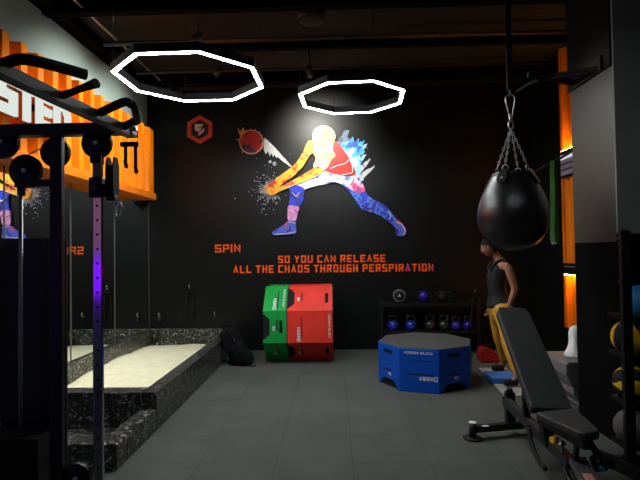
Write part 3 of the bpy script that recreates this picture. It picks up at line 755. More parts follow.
# ================================================================== kettlebell rack and what is on it
t = thing('kettlebell_rack', 'low black two-tier rack with kettlebells, in front of the back wall', 'rack', (1.34, 7.05, 0))
for x in (.66, 2.02):
    for y in (6.92, 7.24):
        bm = bm_new(); box(bm, x-.025, x+.025, y-.025, y+.025, 0, .78, .004); obj('upright', bm, M['black'], t)
for z in (.345, .735):
    bm = bm_new(); box(bm, .686, 1.994, 6.90, 7.26, z-.012, z, .003); box(bm, .686, 1.994, 6.888, 6.899, z-.03, z+.012, .003); obj('shelf', bm, M['black'], t)
def bell(m, loc, label, r=.083):
    t = thing('kettlebell', label, 'kettlebell', loc, 'kettlebells on the lower shelf'); x, y, z = loc
    bm = bm_new(); lathe(bm, [(0, 0), (r*.62, 0), (r*.9, r*.28), (r, r*.75), (r*.93, r*1.2), (r*.7, r*1.55), (r*.35, r*1.72), (0, r*1.75)], loc, 24); obj('bell_body', bm, m, t)
    bm = bm_new(); hh = r*2.45
    tube(bm, smooth_path([(x-r*.50, y, z+r*1.45), (x-r*.66, y, z+r*1.95), (x-r*.48, y, z+hh), (x, y, z+hh*1.04), (x+r*.48, y, z+hh), (x+r*.66, y, z+r*1.95), (x+r*.50, y, z+r*1.45)], 5), .014, 10); obj('handle', bm, M['bell_black'], t)
    bm = bm_new(); box(bm, x-.014, x+.014, y-r*1.005, y-r*.9, z+r*.66, z+r*.82, .003); obj('weight_mark', bm, M['rod'], t)
for x, m, lab in ((.828, 'bell_blue', 'blue kettlebell at the left end of the lower rack shelf'), (1.084, 'bell_blue', 'blue kettlebell second from the left on the lower rack shelf'),
                  (1.355, 'bell_black', 'black kettlebell nearest the blue pair on the lower shelf'), (1.553, 'bell_black', 'black kettlebell nearest the indigo pair on the lower shelf'),
                  (1.723, 'bell_purple', 'indigo kettlebell next to the black pair on the lower shelf'), (1.893, 'bell_purple', 'indigo kettlebell at the right end of the lower shelf')):
    bell(M[m], (x, 7.0, .346), lab, .083 if m != 'bell_purple' else .074)
t = thing('slam_ball', 'dark ball with a pale ring on the left of the upper rack shelf', 'ball', (.925, 7.05, .736))
bm = bm_new(); ball(bm, (.925, 7.05, .84), .104); obj('ball_body', bm, M['rubber'], t)
bm = bm_new(); tube(bm, [(.92+.080*math.cos(k*PI/16), 6.982, .845+.080*math.sin(k*PI/16)) for k in range(32)], .010, 8, closed=True); obj('ring_print', bm, M['block_grey'], t, 'pale ring')
bm = bm_new(); strokes(bm, 'A', (.900, 6.953, .825), X_, Z_, -Y_, .04, .045, .011, .006); obj('logo_print', bm, M['print'], t)
for x, lab in ((1.277, 'dark blue handled ball in the middle of the upper rack shelf'), (1.547, 'black handled ball on the right of the upper rack shelf')):
    t = thing('grip_ball', lab, 'ball', (x, 7.05, .736)); z = .736
    bm = bm_new(); ball(bm, (x, 7.05, z+.086), .085, .085, .085); obj('ball_body', bm, M['bell_purple'] if x < 1.4 else M['rubber'], t)
    for s in (-1, 1):
        bm = bm_new(); tube(bm, smooth_path([(x+s*.05, 7.0, z+.135), (x+s*.095, 6.99, z+.15), (x+s*.11, 6.99, z+.10), (x+s*.075, 6.99, z+.06)]), .011); obj('grip', bm, M['rubber'], t)
bm = bm_new(); tube(bm, [(1.79, 6.83, .004), (2.02, 6.86, .72), (1.955, 6.86, .93)][0:1] + [(1.955, 6.868, .90)], .011); o = tag(obj('exercise_bar', bm, M['black']), 'thin black bar leaning on the kettlebell rack', 'bar')
bm = bm_new(); tube(bm, [(1.955, 6.868, .88), (1.966, 6.870, .935)], .0125); obj('chrome_tip', bm, M['steel'], o, 'chrome tip')

# red bag on the floor
t = thing('gym_bag', 'small red bag slouched on the floor beside the blue block', 'bag', (2.02, 6.55, 0))
bm = bm_new(); prism(bm, [(-.17, .005), (.19, .005), (.20, .03), (.02, .15), (-.10, .205), (-.155, .19), (-.185, .09)], (2.075, 6.46, 0), X_, Z_, Y_, .17)
bmesh.ops.bevel(bm, geom=bm.edges[:], offset=.018, segments=3, profile=.6, affect='EDGES'); obj('bag_body', bm, M['red_bag'], t)
bm = bm_new(); tube(bm, smooth_path([(1.955, 6.50, .195), (1.985, 6.48, .235), (2.055, 6.48, .215), (2.085, 6.50, .150)]), .010); obj('strap', bm, M['rubber'], t)
bm = bm_new(); tube(bm, [(2.085, 6.452, .148), (2.245, 6.452, .04)], .005); obj('zip', bm, M['rod'], t)

# floor mat and pad
bm = bm_new(); prism(bm, [(1.70, 4.98), (2.09, 4.98), (2.12, 6.15), (1.78, 6.15)], (0, 0, .0005), X_, Y_, Z_, .014); tag(obj('floor_mat', bm, M['mat_grey']), 'pale grey mat on the floor under the person and the blue pad', 'mat')
bm = bm_new(); box(bm, 1.71, 2.10, 5.42, 5.73, .015, .075, .012); tag(obj('foam_pad', bm, M['pad_blue']), 'blue foam pad on the grey mat between the feet of the person', 'pad')

# ================================================================== person
def person():
    t = thing('person', 'person in black tank top and mustard leggings looking down, behind the bench', 'person', (1.92, 5.7, 0))
    px, py = 1.865, 5.66
    pel = ((px+.03, py, .85), .108); wai = ((px+.008, py, 1.0), .084); che = ((px+.008, py, 1.16), .100); upp = ((px+.040, py, 1.285), .088)
    nb = ((px+.035, py, 1.375), .056); nk = ((px-.005, py, 1.43), .052); hd0 = ((px-.040, py-.005, 1.475), .045)
    def leg(s, hipx, kn, an, toe):
        return [pel, ((hipx, py+s*.10, .76), .095), ((hipx+.01, kn[1]*.5+(py+s*.12)*.5, .60), .078), (kn, .056), ((kn[0]*.5+an[0]*.5+.012, (kn[1]+an[1])/2, .30), .052), (an, .033), (toe[0], .030), (toe[1], .022)]
    aN = (1.945, 5.315, .12); aF = (2.035, 5.99, .12)
    lN = leg(-1, px+.04, (1.885, 5.45, .47), aN, [(1.91, 5.31, .072), (1.82, 5.305, .062)])
    lF = leg(1, px+.04, (1.925, 5.83, .47), aF, [(2.00, 5.99, .072), (1.915, 5.99, .062)])
    def arm(s, sh, el, wr): return [upp, (sh, .050), ((sh[0]*.55+el[0]*.45, sh[1]*.55+el[1]*.45, sh[2]*.55+el[2]*.45), .043), (el, .036), ((el[0]*.6+wr[0]*.4, el[1]*.6+wr[1]*.4, el[2]*.6+wr[2]*.4), .033), (wr, .023), (tuple(V(wr)+(V(wr)-V(el)).normalized()*.045), (.014, .03)), (tuple(V(wr)+(V(wr)-V(el)).normalized()*.09), (.012, .032))]
    aL = arm(-1, (px+.075, py-.165, 1.295), (px+.135, py-.20, 1.045), (px+.055, py-.205, .835))
    aR = arm(1, (px+.065, py+.165, 1.295), (px+.10, py+.22, 1.05), (px+.01, py+.19, .84))
    chains = [[pel, wai, che, upp, nb, nk, hd0], lN, lF, aL, aR]
    for a in (aL, aR):                                        # fingers
        w = V(a[-1][0]); d = (V(a[-1][0]) - V(a[-2][0])).normalized(); pm = V(a[-2][0])
        for k, (off, ln) in enumerate(((-.026, .058), (-.009, .068), (.009, .064), (.025, .050))):
            s0 = w + V((off, 0, 0)); chains.append([a[-1], (tuple(s0+d*.012), .009), (tuple(s0+d*ln*.55+V((-.006, .004, 0))), .0085), (tuple(s0+d*ln+V((-.018, .010, 0))), .0075)])
        chains.append([a[-2], (tuple(pm+V((-.034, -.004, 0))+d*.02), .011), (tuple(pm+V((-.046, -.002, 0))+d*.052), .009)])
    body = skin_obj('body', chains, M['skin'], t)
    HC = V((px-.072, py-.01, 1.518)); ti = math.radians(20)
    fwd = V((-math.cos(ti), -.10, -math.sin(ti))).normalized(); sid = V((0, 0, 1)).cross(fwd).normalized(); upv = fwd.cross(sid)
    def ga(x, m, sg): return math.exp(-((x-m)/sg)**2)
    def head_pt(p, grow=0.):
        x, y, z = p
        X = x*.093; Y = y*.074; Z = z*.110
        if z < 0: Y *= 1-.30*(-z)
        if x < 0 and z < 0: X *= 1-.45*(-z)
        if x > 0:
            X += .026*ga(y, 0, .15)*ga(z, -.16, .20) + .008*ga(y, 0, .10)*ga(z, .08, .2)          # nose and bridge
            X += .004*ga(z, .30, .12) - .008*(ga(y, .36, .16)+ga(y, -.36, .16))*ga(z, .10, .13)      # brow, sockets
            X += .006*ga(y, 0, .26)*ga(z, -.50, .07) + .006*ga(y, 0, .26)*ga(z, -.60, .06) + .014*ga(y, 0, .35)*ga(z, -.86, .16)
        return V((X, Y, Z))*(1+grow)
    def place(v): return HC + fwd*v.x + sid*v.y + upv*v.z
    hb = bm_new(); bmesh.ops.create_uvsphere(hb, u_segments=56, v_segments=40, radius=1)
    for v in hb.verts: v.co = place(head_pt(v.co)) - root_loc(t)
    hb.from_mesh(body.data); me2 = bpy.data.meshes.new('body'); hb.to_mesh(me2); hb.free(); body.data = me2; me2.materials.append(M['skin'])
    rm = body.modifiers.new('r', 'REMESH'); rm.mode = 'VOXEL'; rm.voxel_size = .0052; rm.use_smooth_shade = True
    sm = body.modifiers.new('s', 'SMOOTH'); sm.factor = .5; sm.iterations = 2
    bake(body)
    for v in body.data.vertices:                                  # keep the hips clear of the clothes
        k = max(0, 1-abs(v.co.z-.93)/.14)
        if -.16 < v.co.x-(px-1.92) < .16: v.co.y -= (v.co.y-(py-5.7))*.22*k if abs(v.co.y-(py-5.7)) < .17 else 0
    for p in body.data.polygons: p.use_smooth = True
    body.data.materials.clear(); body.data.materials.append(M['skin'])
    gr = lambda ch, e: [(p, (r+e if not isinstance(r, tuple) else tuple(x+e for x in r))) for p, r in ch]
    skin_obj('leggings', [gr([((px+.014, py, .97), .090), ((px+.022, py, .91), .100), pel], .008), [((px+.030, py-.045, .98), .090), ((px+.040, py-.075, .88), .112), ((px+.042, py-.10, .76), .118)], [((px+.030, py+.045, .98), .090), ((px+.040, py+.075, .88), .112), ((px+.042, py+.10, .76), .118)], gr(lN[:2], .022)+gr(lN[2:6], .008), gr(lF[:2], .022)+gr(lF[2:6], .008)], M['mustard'], t, label='mustard yellow leggings')
    skin_obj('tank_top', [[((px+.034, py, .80), .172), ((px+.032, py, .88), .160), ((px+.018, py, .94), .122), ((px+.008, py, 1.0), .106), ((px+.004, py, 1.09), .112), ((px+.006, py, 1.16), .122), ((px+.032, py, 1.25), .112), ((px+.042, py, 1.325), .085)],
             [((px+.032, py, 1.25), .112), ((px+.045, py-.075, 1.325), .034)], [((px+.032, py, 1.25), .112), ((px+.045, py+.075, 1.325), .034)]], M['tank'], t, label='black tank top')
    for an, nm in ((aN, 0), (aF, 1)):
        ax, ay = an[0], an[1]
        skin_obj('shoe', [[((ax+.035, ay-.0, .064), .040), ((ax-.03, ay-.005, .062), .041), ((ax-.10, ay-.01, .056), .035), ((ax-.155, ay-.012, .052), .030)], [((ax+.035, ay-.0, .064), .040), ((ax+.008, ay, .102), .043)]], M['rubber'], t, label='black shoe')
    hb = bm_new(); bmesh.ops.create_uvsphere(hb, u_segments=56, v_segments=40, radius=1)
    dl = [f for f in hb.faces if (lambda c: (c.x > .30 and c.z < .62-.25*abs(c.y)) or c.z < -.62 or (c.x > .02 and c.z < .05))(f.calc_center_median())]
    bmesh.ops.delete(hb, geom=dl, context='FACES')
    for v in hb.verts: v.co = place(head_pt(v.co, .075 + .012*noise.noise(V((v.co.x*3, v.co.y*16, v.co.z*3)))))
    bmesh.ops.solidify(hb, geom=hb.faces[:], thickness=.012)
    hair = obj('hair', hb, M['hair'], t, 'dark hair tied back')
    bm = bm_new(); ball(bm, place(V((-.118, 0, .035))), .042, .040, .038, 16); obj('hair_bun', bm, M['hair'], hair)
    for s in (-1, 1):
        bm = bm_new(); ball(bm, place(V((-.004, s*.073, -.004))), .016, .008, .028, 12); obj('ear', bm, M['skin'], t)
        bm = bm_new(); ball(bm, place(V((.071, s*.028, .011))), .010, .012, .009, 12); obj('eye', bm, M['rubber'], t)
        bm = bm_new(); tube(bm, [place(V((.078-abs(q)*.12, s*.028+q*s, .030))) for q in (-.016, -.008, 0, .008, .016)], .0035, 6); obj('eyebrow', bm, M['hair'], t)
        bm = bm_new(); tube(bm, smooth_path([(px-.078, py+s*.062, 1.245), (px-.058, py+s*.066, 1.305), (px-.010, py+s*.072, 1.352), (px+.045, py+s*.076, 1.363), (px+.095, py+s*.072, 1.338), (px+.118, py+s*.066, 1.28)], 5), .014, 10); obj('tank_strap', bm, M['tank'], t)
    bm = bm_new(); tube(bm, [place(V((.083-abs(q)*.30, q, -.059))) for q in (-.022, -.011, 0, .011, .022)], .0052, 8); obj('mouth', bm, mat('lip', (.30, .08, .07), .5), t)
person()

# ================================================================== heavy bag
bx, by = 1.463, 4.0
t = thing('heavy_bag', 'black teardrop punching bag hanging on chains from the ceiling', 'punching bag', (bx, by, 1.478))
bm = bm_new(); lathe(bm, [(0, 1.478), (.06, 1.482), (.115, 1.50), (.175, 1.535), (.228, 1.59), (.262, 1.655), (.279, 1.73), (.280, 1.79), (.268, 1.86), (.245, 1.93), (.214, 2.0), (.176, 2.065), (.145, 2.105), (.115, 2.118), (0, 2.122)], (bx, by, 0), 40)
for v in bm.verts:
    p = v.co; v.co += V((p.x-bx, p.y-by, 0))*.035*noise.noise(V((p.x*7, p.y*7, p.z*3)))
obj('bag_shell', bm, M['leather'], t)
bm = bm_new(); lathe(bm, [(.151, 2.085), (.157, 2.100), (.150, 2.116), (.142, 2.108)], (bx, by, 0), 36); obj('top_hem', bm, M['leather'], t)
apex = V((bx+.0, by, 2.485))
for k in range(4):
    a = math.radians(-133+90*k); dr = V((math.cos(a), math.sin(a), 0)); e = V((bx, by, 2.145)) + dr*.125
    # leather tab and D ring
    bm = bm_new(); c0 = V((bx, by, 2.055))+dr*.188; nn = (dr*.86+V((0, 0, .50))).normalized(); uu = V((-dr.y, dr.x, 0)); vv = nn.cross(uu)
    if vv.z < 0: vv = -vv
    prism(bm, [(-.022, .085), (.022, .085), (.042, .0), (.030, -.038), (0, -.05), (-.030, -.038), (-.042, 0)], c0, uu, vv, nn, .012, -.003); obj('tab', bm, M['leather'], t)
    bm = bm_new(); cyl(bm, c0+nn*.009, c0+nn*.013, .013, n=14); obj('rivet', bm, M['steel'], t)
    bm = bm_new(); tube(bm, [e + uu*.024*math.cos(q*PI/8)+ Z_*.024*math.sin(q*PI/8) for q in range(16)], .0045, 8, closed=True); obj('d_ring', bm, M['steel'], t)
    # chain of links
    bm = bm_new(); p0 = e+Z_*.022; d = apex-p0; L = d.length; d.normalize(); n = 11; sp = L/n
    s1 = d.cross(V((0.3, .9, .1))).normalized(); s2 = d.cross(s1).normalized()
    for i in range(n):
        c = p0 + d*(sp*(i+.5)); s = s1 if i % 2 else s2; hl = sp*.66; pts = []
        for q in range(14):
            ang = 2*PI*q/14; pts.append(c + s*.0085*math.cos(ang) + d*(hl-.006)*math.sin(ang))
        tube(bm, pts, .0030, 6, closed=True)
    obj('chain', bm, M['steel'], t)
bm = bm_new(); tube(bm, [apex + V((.020*math.cos(q*PI/8), 0, .026+.034*math.sin(q*PI/8))) for q in range(16)], .0055, 8, closed=True); obj('swivel_ring', bm, M['steel'], t)
bm = bm_new(); cyl(bm, apex+Z_*.056, apex+Z_*.105, .013, n=14); obj('swivel', bm, M['steel'], t)
cz = apex.z+.10
bm = bm_new(); tube(bm, smooth_path([(bx-.006, by, cz+.02), (bx-.012, by, cz), (bx+.012, by, cz), (bx+.034, by, cz+.11), (bx+.034, by, cz+.16), (bx+.0, by, cz+.185), (bx-.034, by, cz+.16), (bx-.036, by, cz+.12), (bx-.012, by, cz+.012)]), .0062, 8); obj('carabiner', bm, M['steel'], t)
hz0 = cz+.175
t = thing('bag_hanger', 'dark hanger strap from the ceiling holding the punching bag carabiner', 'hanger', (bx, by, hz0))
bm = bm_new(); tube(bm, [(bx, by+.004+.022*math.cos(q*PI/8), hz0+.018+.026*math.sin(q*PI/8)) for q in range(16)], .006, 8, closed=True); obj('eye', bm, M['black'], t)
bm = bm_new(); box(bm, bx-.022, bx+.022, by-.004, by+.012, hz0+.04, CZ-.021, .003); obj('strap', bm, M['rubber'], t)
bm = bm_new(); box(bm, bx-.08, bx+.08, by-.05, by+.06, CZ-.02, CZ-.001, .004); obj('ceiling_plate', bm, M['black'], t)

# ================================================================== orange strip on the right wall
t = thing('container_cladding', 'tall narrow orange container panel glowing beside the dark pillar on the right', 'container cladding', (2.93, 5.8, .5))
bm = bm_new(); corrugate(bm, 5.22, 6.15, .50, CZ-.002, 2.90, 2.95, .232); obj('corrugated_sheet', bm, M['orange'], t)
bm = bm_new(); box(bm, 2.951, 2.979, 5.22, 6.15, .50, CZ-.002); obj('back_sheet', bm, M['orange_dark'], t)
bm = bm_new(); box(bm, 2.885, 2.979, 6.151, 6.21, .50, CZ-.002, .004); obj('corner_post', bm, M['orange_dark'], t)
# up-light with banded face
t = thing('wall_uplight', 'banded black and white wall light shining up the orange panel', 'wall light', (2.86, 5.95, 2.36))
bands = [('black', .05), ('white', .06), ('stripe_purple', .05), ('black', .016), ('stripe_purple', .055), ('black', .016), ('stripe_purple', .06), ('black', .03)]
z = 2.70
for nme, h in bands:
    bm = bm_new(); box(bm, 2.855, 2.895, 5.55, 6.148, z-h+.0005, z, .003); obj('band', bm, M['glow_band' if nme == 'white' else nme], t, {'white': 'white band'}.get(nme)); z -= h
bm = bm_new(); box(bm, 2.858, 2.885, 5.57, 6.13, 2.701, 2.706); obj('light_strip', bm, M['warm_led'], t)
t = thing('wall_downlight', 'black wall light shining down the lower orange panel', 'wall light', (2.86, 5.95, 1.2))
bm = bm_new(); box(bm, 2.855, 2.895, 5.55, 6.148, 1.17, 1.31, .006); obj('housing', bm, M['black'], t)
bm = bm_new(); box(bm, 2.851, 2.8545, 5.63, 6.10, 1.26, 1.275); obj('front_trim', bm, M['rod'], t)
bm = bm_new(); box(bm, 2.858, 2.885, 5.57, 6.13, 1.164, 1.169); obj('light_strip', bm, M['warm_led'], t)
# band peg and green band
t = thing('wall_bar', 'thin black bar sticking out from the pillar, carrying the green band', 'bar', (2.13, 4.44, 2.35))
P0, P1 = V((2.305, 4.97, 2.405)), V((2.02, 5.40, 2.235))
bm = bm_new(); tube(bm, [(2.20, 4.361, 2.41), (2.24, 4.50, 2.41), P0, P1], .013, 10); obj('rod', bm, M['black'], t)
bm = bm_new(); box(bm, 2.16, 2.24, 4.361, 4.37, 2.36, 2.46, .003); obj('plate', bm, M['black'], t)
bm = bm_new(); e = P0.lerp(P1, .06); cyl(bm, e, e+(P1-P0)*.03, .02); obj('collar', bm, M['rubber'], t); bm = bm_new(); e = P0.lerp(P1, .28); cyl(bm, e, e+(P1-P0)*.03, .02); obj('collar', bm, M['rubber'], t)
e = P0.lerp(P1, .10); f = P0.lerp(P1, .20); c = e.lerp(f, .5)
bm = bm_new(); w = .050; e1 = V((.83, .55, 0))
prof = smooth_path([c + e1*u + Z_*v for u, v in ((0, .016), (.022, -.03), (.026, -.40), (.050, -.72), (.030, -.82), (-.015, -.84), (-.045, -.76), (-.026, -.40), (-.020, -.03), (0, .016))], 6)[:-1]
nP = len(prof); q = []
dirw = V((-.55, .83, 0))*w*.5
for p in prof:
    q.append([bm.verts.new(p-dirw), bm.verts.new(p+dirw)])
for i in range(nP):
    j = (i+1) % nP; f = bm.faces.new((q[i][0], q[i][1], q[j][1], q[j][0])); f.smooth = True
bmesh.ops.solidify(bm, geom=bm.faces[:], thickness=.006)
tag(obj('resistance_band', bm, M['green_band']), 'green loop band hanging from the thin black bar beside the orange panel', 'resistance band')
# chin-up bracket on the pillar head
t = thing('chin_up_bar', 'black wall-mounted chin-up bar on the pillar above the orange panel', 'pull-up bar', (2.1, 4.1, 2.9))
for a, b in (((2.114, 3.86, 2.91), (1.80, 4.18, 2.955)), ((2.114, 4.22, 2.92), (1.66, 4.12, 2.965))):
    bm = bm_new(); bar(bm, a, b, .035, .04); obj('arm', bm, M['black'], t)
bm = bm_new(); tube(bm, smooth_path([(1.72, 4.55, 2.96), (1.80, 4.20, 2.955), (2.00, 4.02, 2.915), (2.07, 3.90, 2.905)]), .016); obj('grip_bar', bm, M['rubber'], t)
bm = bm_new(); box(bm, 2.098, 2.1145, 3.82, 4.26, 2.885, 3.0, .003); obj('wall_plate', bm, M['black'], t)

# ================================================================== grey blocks and white cloth by the pillar
def fblock(z0, z1, x0, x1, y0, y1, label, ch=.05):
    bm = bm_new(); w = (x1-x0); h = z1-z0
    prism(bm, [(ch*.9, 0), (w, 0), (w, h), (ch*.5, h), (0, h-ch*.5), (0, h*.45)], (x0, y0, z0), X_, Z_, Y_, y1-y0)
    bmesh.ops.bevel(bm, geom=bm.edges[:], offset=.012, segments=2, profile=.6, affect='EDGES')
    tag(obj('foam_block', bm, M['block_grey']), label, 'foam block', 'grey blocks stacked by the pillar')
fblock(.0, .055, 2.265, 2.56, 4.62, 5.05, 'thin grey foam block at the bottom of the stack by the pillar')
fblock(.056, .215, 2.21, 2.55, 4.62, 5.08, 'grey foam block in the middle of the stack by the pillar')
fblock(.216, .435, 2.14, 2.55, 4.60, 5.10, 'largest grey foam block on top of the stack, under the white cloth')
bm = bm_new(); n = 26; rings = []
prof = [(.085, .437), (.092, .455), (.080, .50), (.060, .55), (.052, .60), (.056, .66), (.050, .71), (.022, .735)]
for r, z in prof:
    row = []
    for k in range(n):
        a = 2*PI*k/n; rr = r*(1+.22*noise.noise(V((math.cos(a)*1.6, math.sin(a)*1.6, z*7)))+.08*math.sin(5*a+z*20))
        row.append(bm.verts.new((2.325+rr*1.05*math.cos(a)+.03*(z-.43)*2, 4.82+rr*math.sin(a), z)))
    rings.append(row)
for A, B in zip(rings, rings[1:]):
    for k in range(n):
        f = bm.faces.new((A[k], A[(k+1) % n], B[(k+1) % n], B[k])); f.smooth = True
bm.faces.new(rings[0][::-1]); bm.faces.new(rings[-1])
tag(obj('towel', bm, M['cloth']), 'crumpled white towel standing on top of the grey foam blocks', 'towel')

# ================================================================== adjustable bench
t = thing('weight_bench', 'black adjustable bench with raised backrest in the right foreground', 'weight bench', (1.42, 3.4, 0))
bm = bm_new(); prism(bm, [(1.272, 3.165), (1.30, 3.18), (1.545, 3.24), (1.557, 3.21), (1.512, 2.862), (1.492, 2.835), (1.405, 2.805), (1.378, 2.82)], (0, 0, .400), X_, Y_, Z_, .052)
bmesh.ops.bevel(bm, geom=bm.edges[:], offset=.016, segments=3, profile=.6, affect='EDGES'); obj('seat', bm, M['vinyl'], t)
bo = V((1.405, 3.235, .430)); vtop = V((1.430, 4.00, 1.005)); ay = (vtop-bo); Lb = ay.length; ay.normalize(); ax = V((1, .06, 0)); ax = (ax-ay*ax.dot(ay)).normalized(); nz = ax.cross(ay)
if nz.z < 0: nz = -nz
bm = bm_new(); prism(bm, [(-.135, 0), (.135, 0), (.128, Lb-.05), (.10, Lb), (-.10, Lb), (-.128, Lb-.05)], bo, ax, ay, nz, .062, -.035)
bmesh.ops.bevel(bm, geom=bm.edges[:], offset=.015, segments=3, profile=.6, affect='EDGES'); obj('backrest', bm, M['vinyl'], t)
bm = bm_new()
for s in (-.05, .05): bar(bm, bo+ax*s+ay*.02-nz*.055, bo+ax*s+ay*.72-nz*.055, .03, .035)
obj('backrest_frame', bm, M['black'], t)
bm = bm_new(); bar(bm, (1.380, 4.01, .262), (1.415, 3.0, .195), .055, .06); obj('main_rail', bm, M['beam'], t)
bm = bm_new(); bar(bm, (1.440, 2.985, .225), (1.43, 2.58, .062), .095, .035); obj('front_rail', bm, M['frame_grey'], t)
bm = bm_new(); p = V((1.435, 2.84, .182)); bar(bm, p+V((0, .028, .0112)), p+V((0, -.03, -.012)), .055, .012, 0); obj('sticker', bm, M['sticker_red'], t, 'pink-red sticker')
bm = bm_new(); bar(bm, (1.20, 2.58, .04), (1.64, 2.58, .04), .05, .05); obj('front_foot', bm, M['black'], t)
for x in (1.22, 1.62):
    bm = bm_new(); box(bm, x-.03, x+.03, 2.55, 2.61, 0, .016, .003); obj('rubber_foot', bm, M['rubber'], t)
bm = bm_new(); bar(bm, (1.09, 3.905, .075), (1.66, 4.03, .075), .05, .05); obj('rear_foot', bm, M['black'], t)
bm = bm_new(); bar(bm, (1.15, 3.893, .1005), (1.20, 3.904, .1005), .028, .002, 0); obj('label_plate', bm, M['print'], t, 'small white label')
for (x, y) in ((1.075, 3.90), (1.675, 4.03)):
    bm = bm_new(); cyl(bm, (x, y, .017), (x, y, .125), .028); fo = obj('end_post', bm, M['black'], t)
    bm = bm_new(); cyl(bm, (x, y, .1255), (x, y, .131), .030); obj('end_cap', bm, M['print'], fo, 'white end cap')
    bm = bm_new(); lathe(bm, [(0, 0), (.074, 0), (.078, .008), (.06, .016), (0, .016)], (x, y, 0)); obj('foot_disc', bm, M['rubber'], fo)
bm = bm_new(); box(bm, 1.375, 1.445, 3.985, 4.045, .05, .335, .005); obj('rear_post', bm, M['black'], t)
bm = bm_new(); cyl(bm, (1.41, 4.015, .3355), (1.41, 4.015, .362), .026, .022); obj('post_knob', bm, M['rubber'], t)
bm = bm_new(); bar(bm, (1.365, 3.30, .355), (1.445, 2.87, .355), .05, .04); obj('seat_carrier', bm, M['black'], t)
bm = bm_new(); bar(bm, (1.425, 2.95, .335), (1.418, 2.97, .215), .026, .03); obj('seat_strut', bm, M['black'], t)
bm = bm_new(); bar(bm, (1.49, 2.95, .36), (1.50, 2.86, .30), .022, .03); obj('seat_lever', bm, M['black'], t)
bm = bm_new(); bar(bm, (1.375, 3.28, .36), (1.395, 3.28, .20), .06, .07); obj('pivot_post', bm, M['black'], t)
bm = bm_new(); bar(bm, bo+ay*.55-nz*.07, V((1.39, 3.62, .23)), .035, .035); obj('support_strut', bm, M['black'], t)
bm = bm_new(); tube(bm, smooth_path([(1.36, 3.52, .235), (1.345, 3.43, .15), (1.345, 3.32, .085), (1.36, 3.24, .055)]), .016); obj('adjusting_arc', bm, M['rubber'], t)
bm = bm_new(); tube(bm, smooth_path([(1.44, 3.20, .16), (1.435, 3.10, .075), (1.44, 3.02, .045)]), .016); obj('adjusting_arc', bm, M['black'], t)
bm = bm_new(); cyl(bm, (1.375, 3.10, .305), (1.335, 3.085, .305), .020); cyl(bm, (1.39, 3.105, .305), (1.375, 3.10, .305), .008); obj('pop_pin', bm, M['yellow'], t, 'yellow adjusting knob')
bm = bm_new(); cyl(bm, (1.40, 3.06, .30), (1.365, 3.05, .275), .017); cyl(bm, (1.39, 3.06, .31), (1.39, 3.06, .235), .010); obj('pivot_bolt', bm, M['steel'], t)
bm = bm_new(); prism(bm, [(0, 0), (.08, .01), (.065, .08), (.015, .105), (-.016, .08)], (1.492, 2.895, .190), X_, Z_, Y_, .02); obj('side_bracket', bm, M['black'], t)
bm = bm_new(); cyl(bm, (1.528, 2.894, .222), (1.528, 2.868, .222), .012); obj('side_knob', bm, M['blue_ball'], t, 'blue knob')
bm = bm_new(); box(bm, 1.508, 1.522, 2.891, 2.8949, .250, .265, .001); obj('logo_print', bm, M['print'], t)

# ================================================================== ball rack
t = thing('ball_rack', 'tall black rack with medicine balls at the right edge', 'rack', (2.4, 3.45, 0))
bm = bm_new(); box(bm, 1.966, 2.032, 3.38, 3.42, .07, 1.615, .005); obj('upright', bm, M['black'], t)
bm = bm_new(); box(bm, 2.77, 2.85, 3.36, 3.44, .07, 1.615, .005); obj('upright', bm, M['black'], t)
bm = bm_new(); box(bm, 1.82, 2.95, 3.37, 3.43, .004, .068, .005); obj('base_beam', bm, M['black'], t)
for q in ((1.83, 3.52, 1.99, 3.05), (2.78, 3.52, 2.86, 3.05)):
    bm = bm_new(); bar(bm, (q[0], q[1], .035), (q[0]*.72+q[2]*.28, q[1]*.72+q[3]*.28+.02, .035), .06, .06)
    bar(bm, (q[0]+.055, 3.365, .035), (q[2], q[3], .035), .06, .06); obj('floor_foot', bm, M['black'], t)
bm = bm_new()
for z in (1.52, 1.22, .92, .62, .32):
    cyl(bm, (1.9655, 3.40, z+.04), (1.955, 3.40, z+.04), .008, n=10)
for x in (1.93, 1.99, 2.06): cyl(bm, (x, 3.40, .068), (x, 3.40, .076), .008, n=10)
obj('bolt', bm, M['steel'], t)['kind'] = 'stuff'
for z in (1.01, .74, .41, .10):
    for y in (3.475, 3.635):
        bm = bm_new(); cyl(bm, (2.02, y, z), (2.84, y, z), .012); obj('ball_rail', bm, M['black'], t)
    for x in (2.022, 2.83):
        bm = bm_new(); box(bm, x-.008, x+.008, 3.421, 3.66, z-.02, z+.012, .002); obj('rail_bracket', bm, M['black'], t)
def medball(x, z, r, m1, m2, label, seed):
    y = 3.555; t = thing('medicine_ball', label, 'medicine ball', (x, y, z-r), 'medicine balls on the rack')
    R = Matrix.Rotation(seed, 3, 'Z') @ Matrix.Rotation(.5+seed, 3, 'X')
    bm = bm_new(); ball(bm, (x, y, z), r, seg=32); obj('ball_body', bm, m1, t)
    if m2 is None: return
    for k in range(4):
        bm = bm_new(); bmesh.ops.create_uvsphere(bm, u_segments=64, v_segments=40, radius=r*1.006)
        a0 = k*PI/2
        dl = [f for f in bm.faces if not (abs(((math.atan2(f.calc_center_median().y, f.calc_center_median().x)-a0+PI) % (2*PI))-PI) < .40*math.cos(f.calc_center_median().z/r*1.45) and abs(f.calc_center_median().z) < r*.93)]
        bmesh.ops.delete(bm, geom=dl, context='FACES')
        for v in bm.verts: v.co = V((x, y, z)) + R @ v.co
        obj('stripe', bm, m2, t, 'yellow stripe' if m2 is M['yellow'] else None)
zr = lambda zrail, r: zrail + math.sqrt((r+.0125)**2 - .08**2)
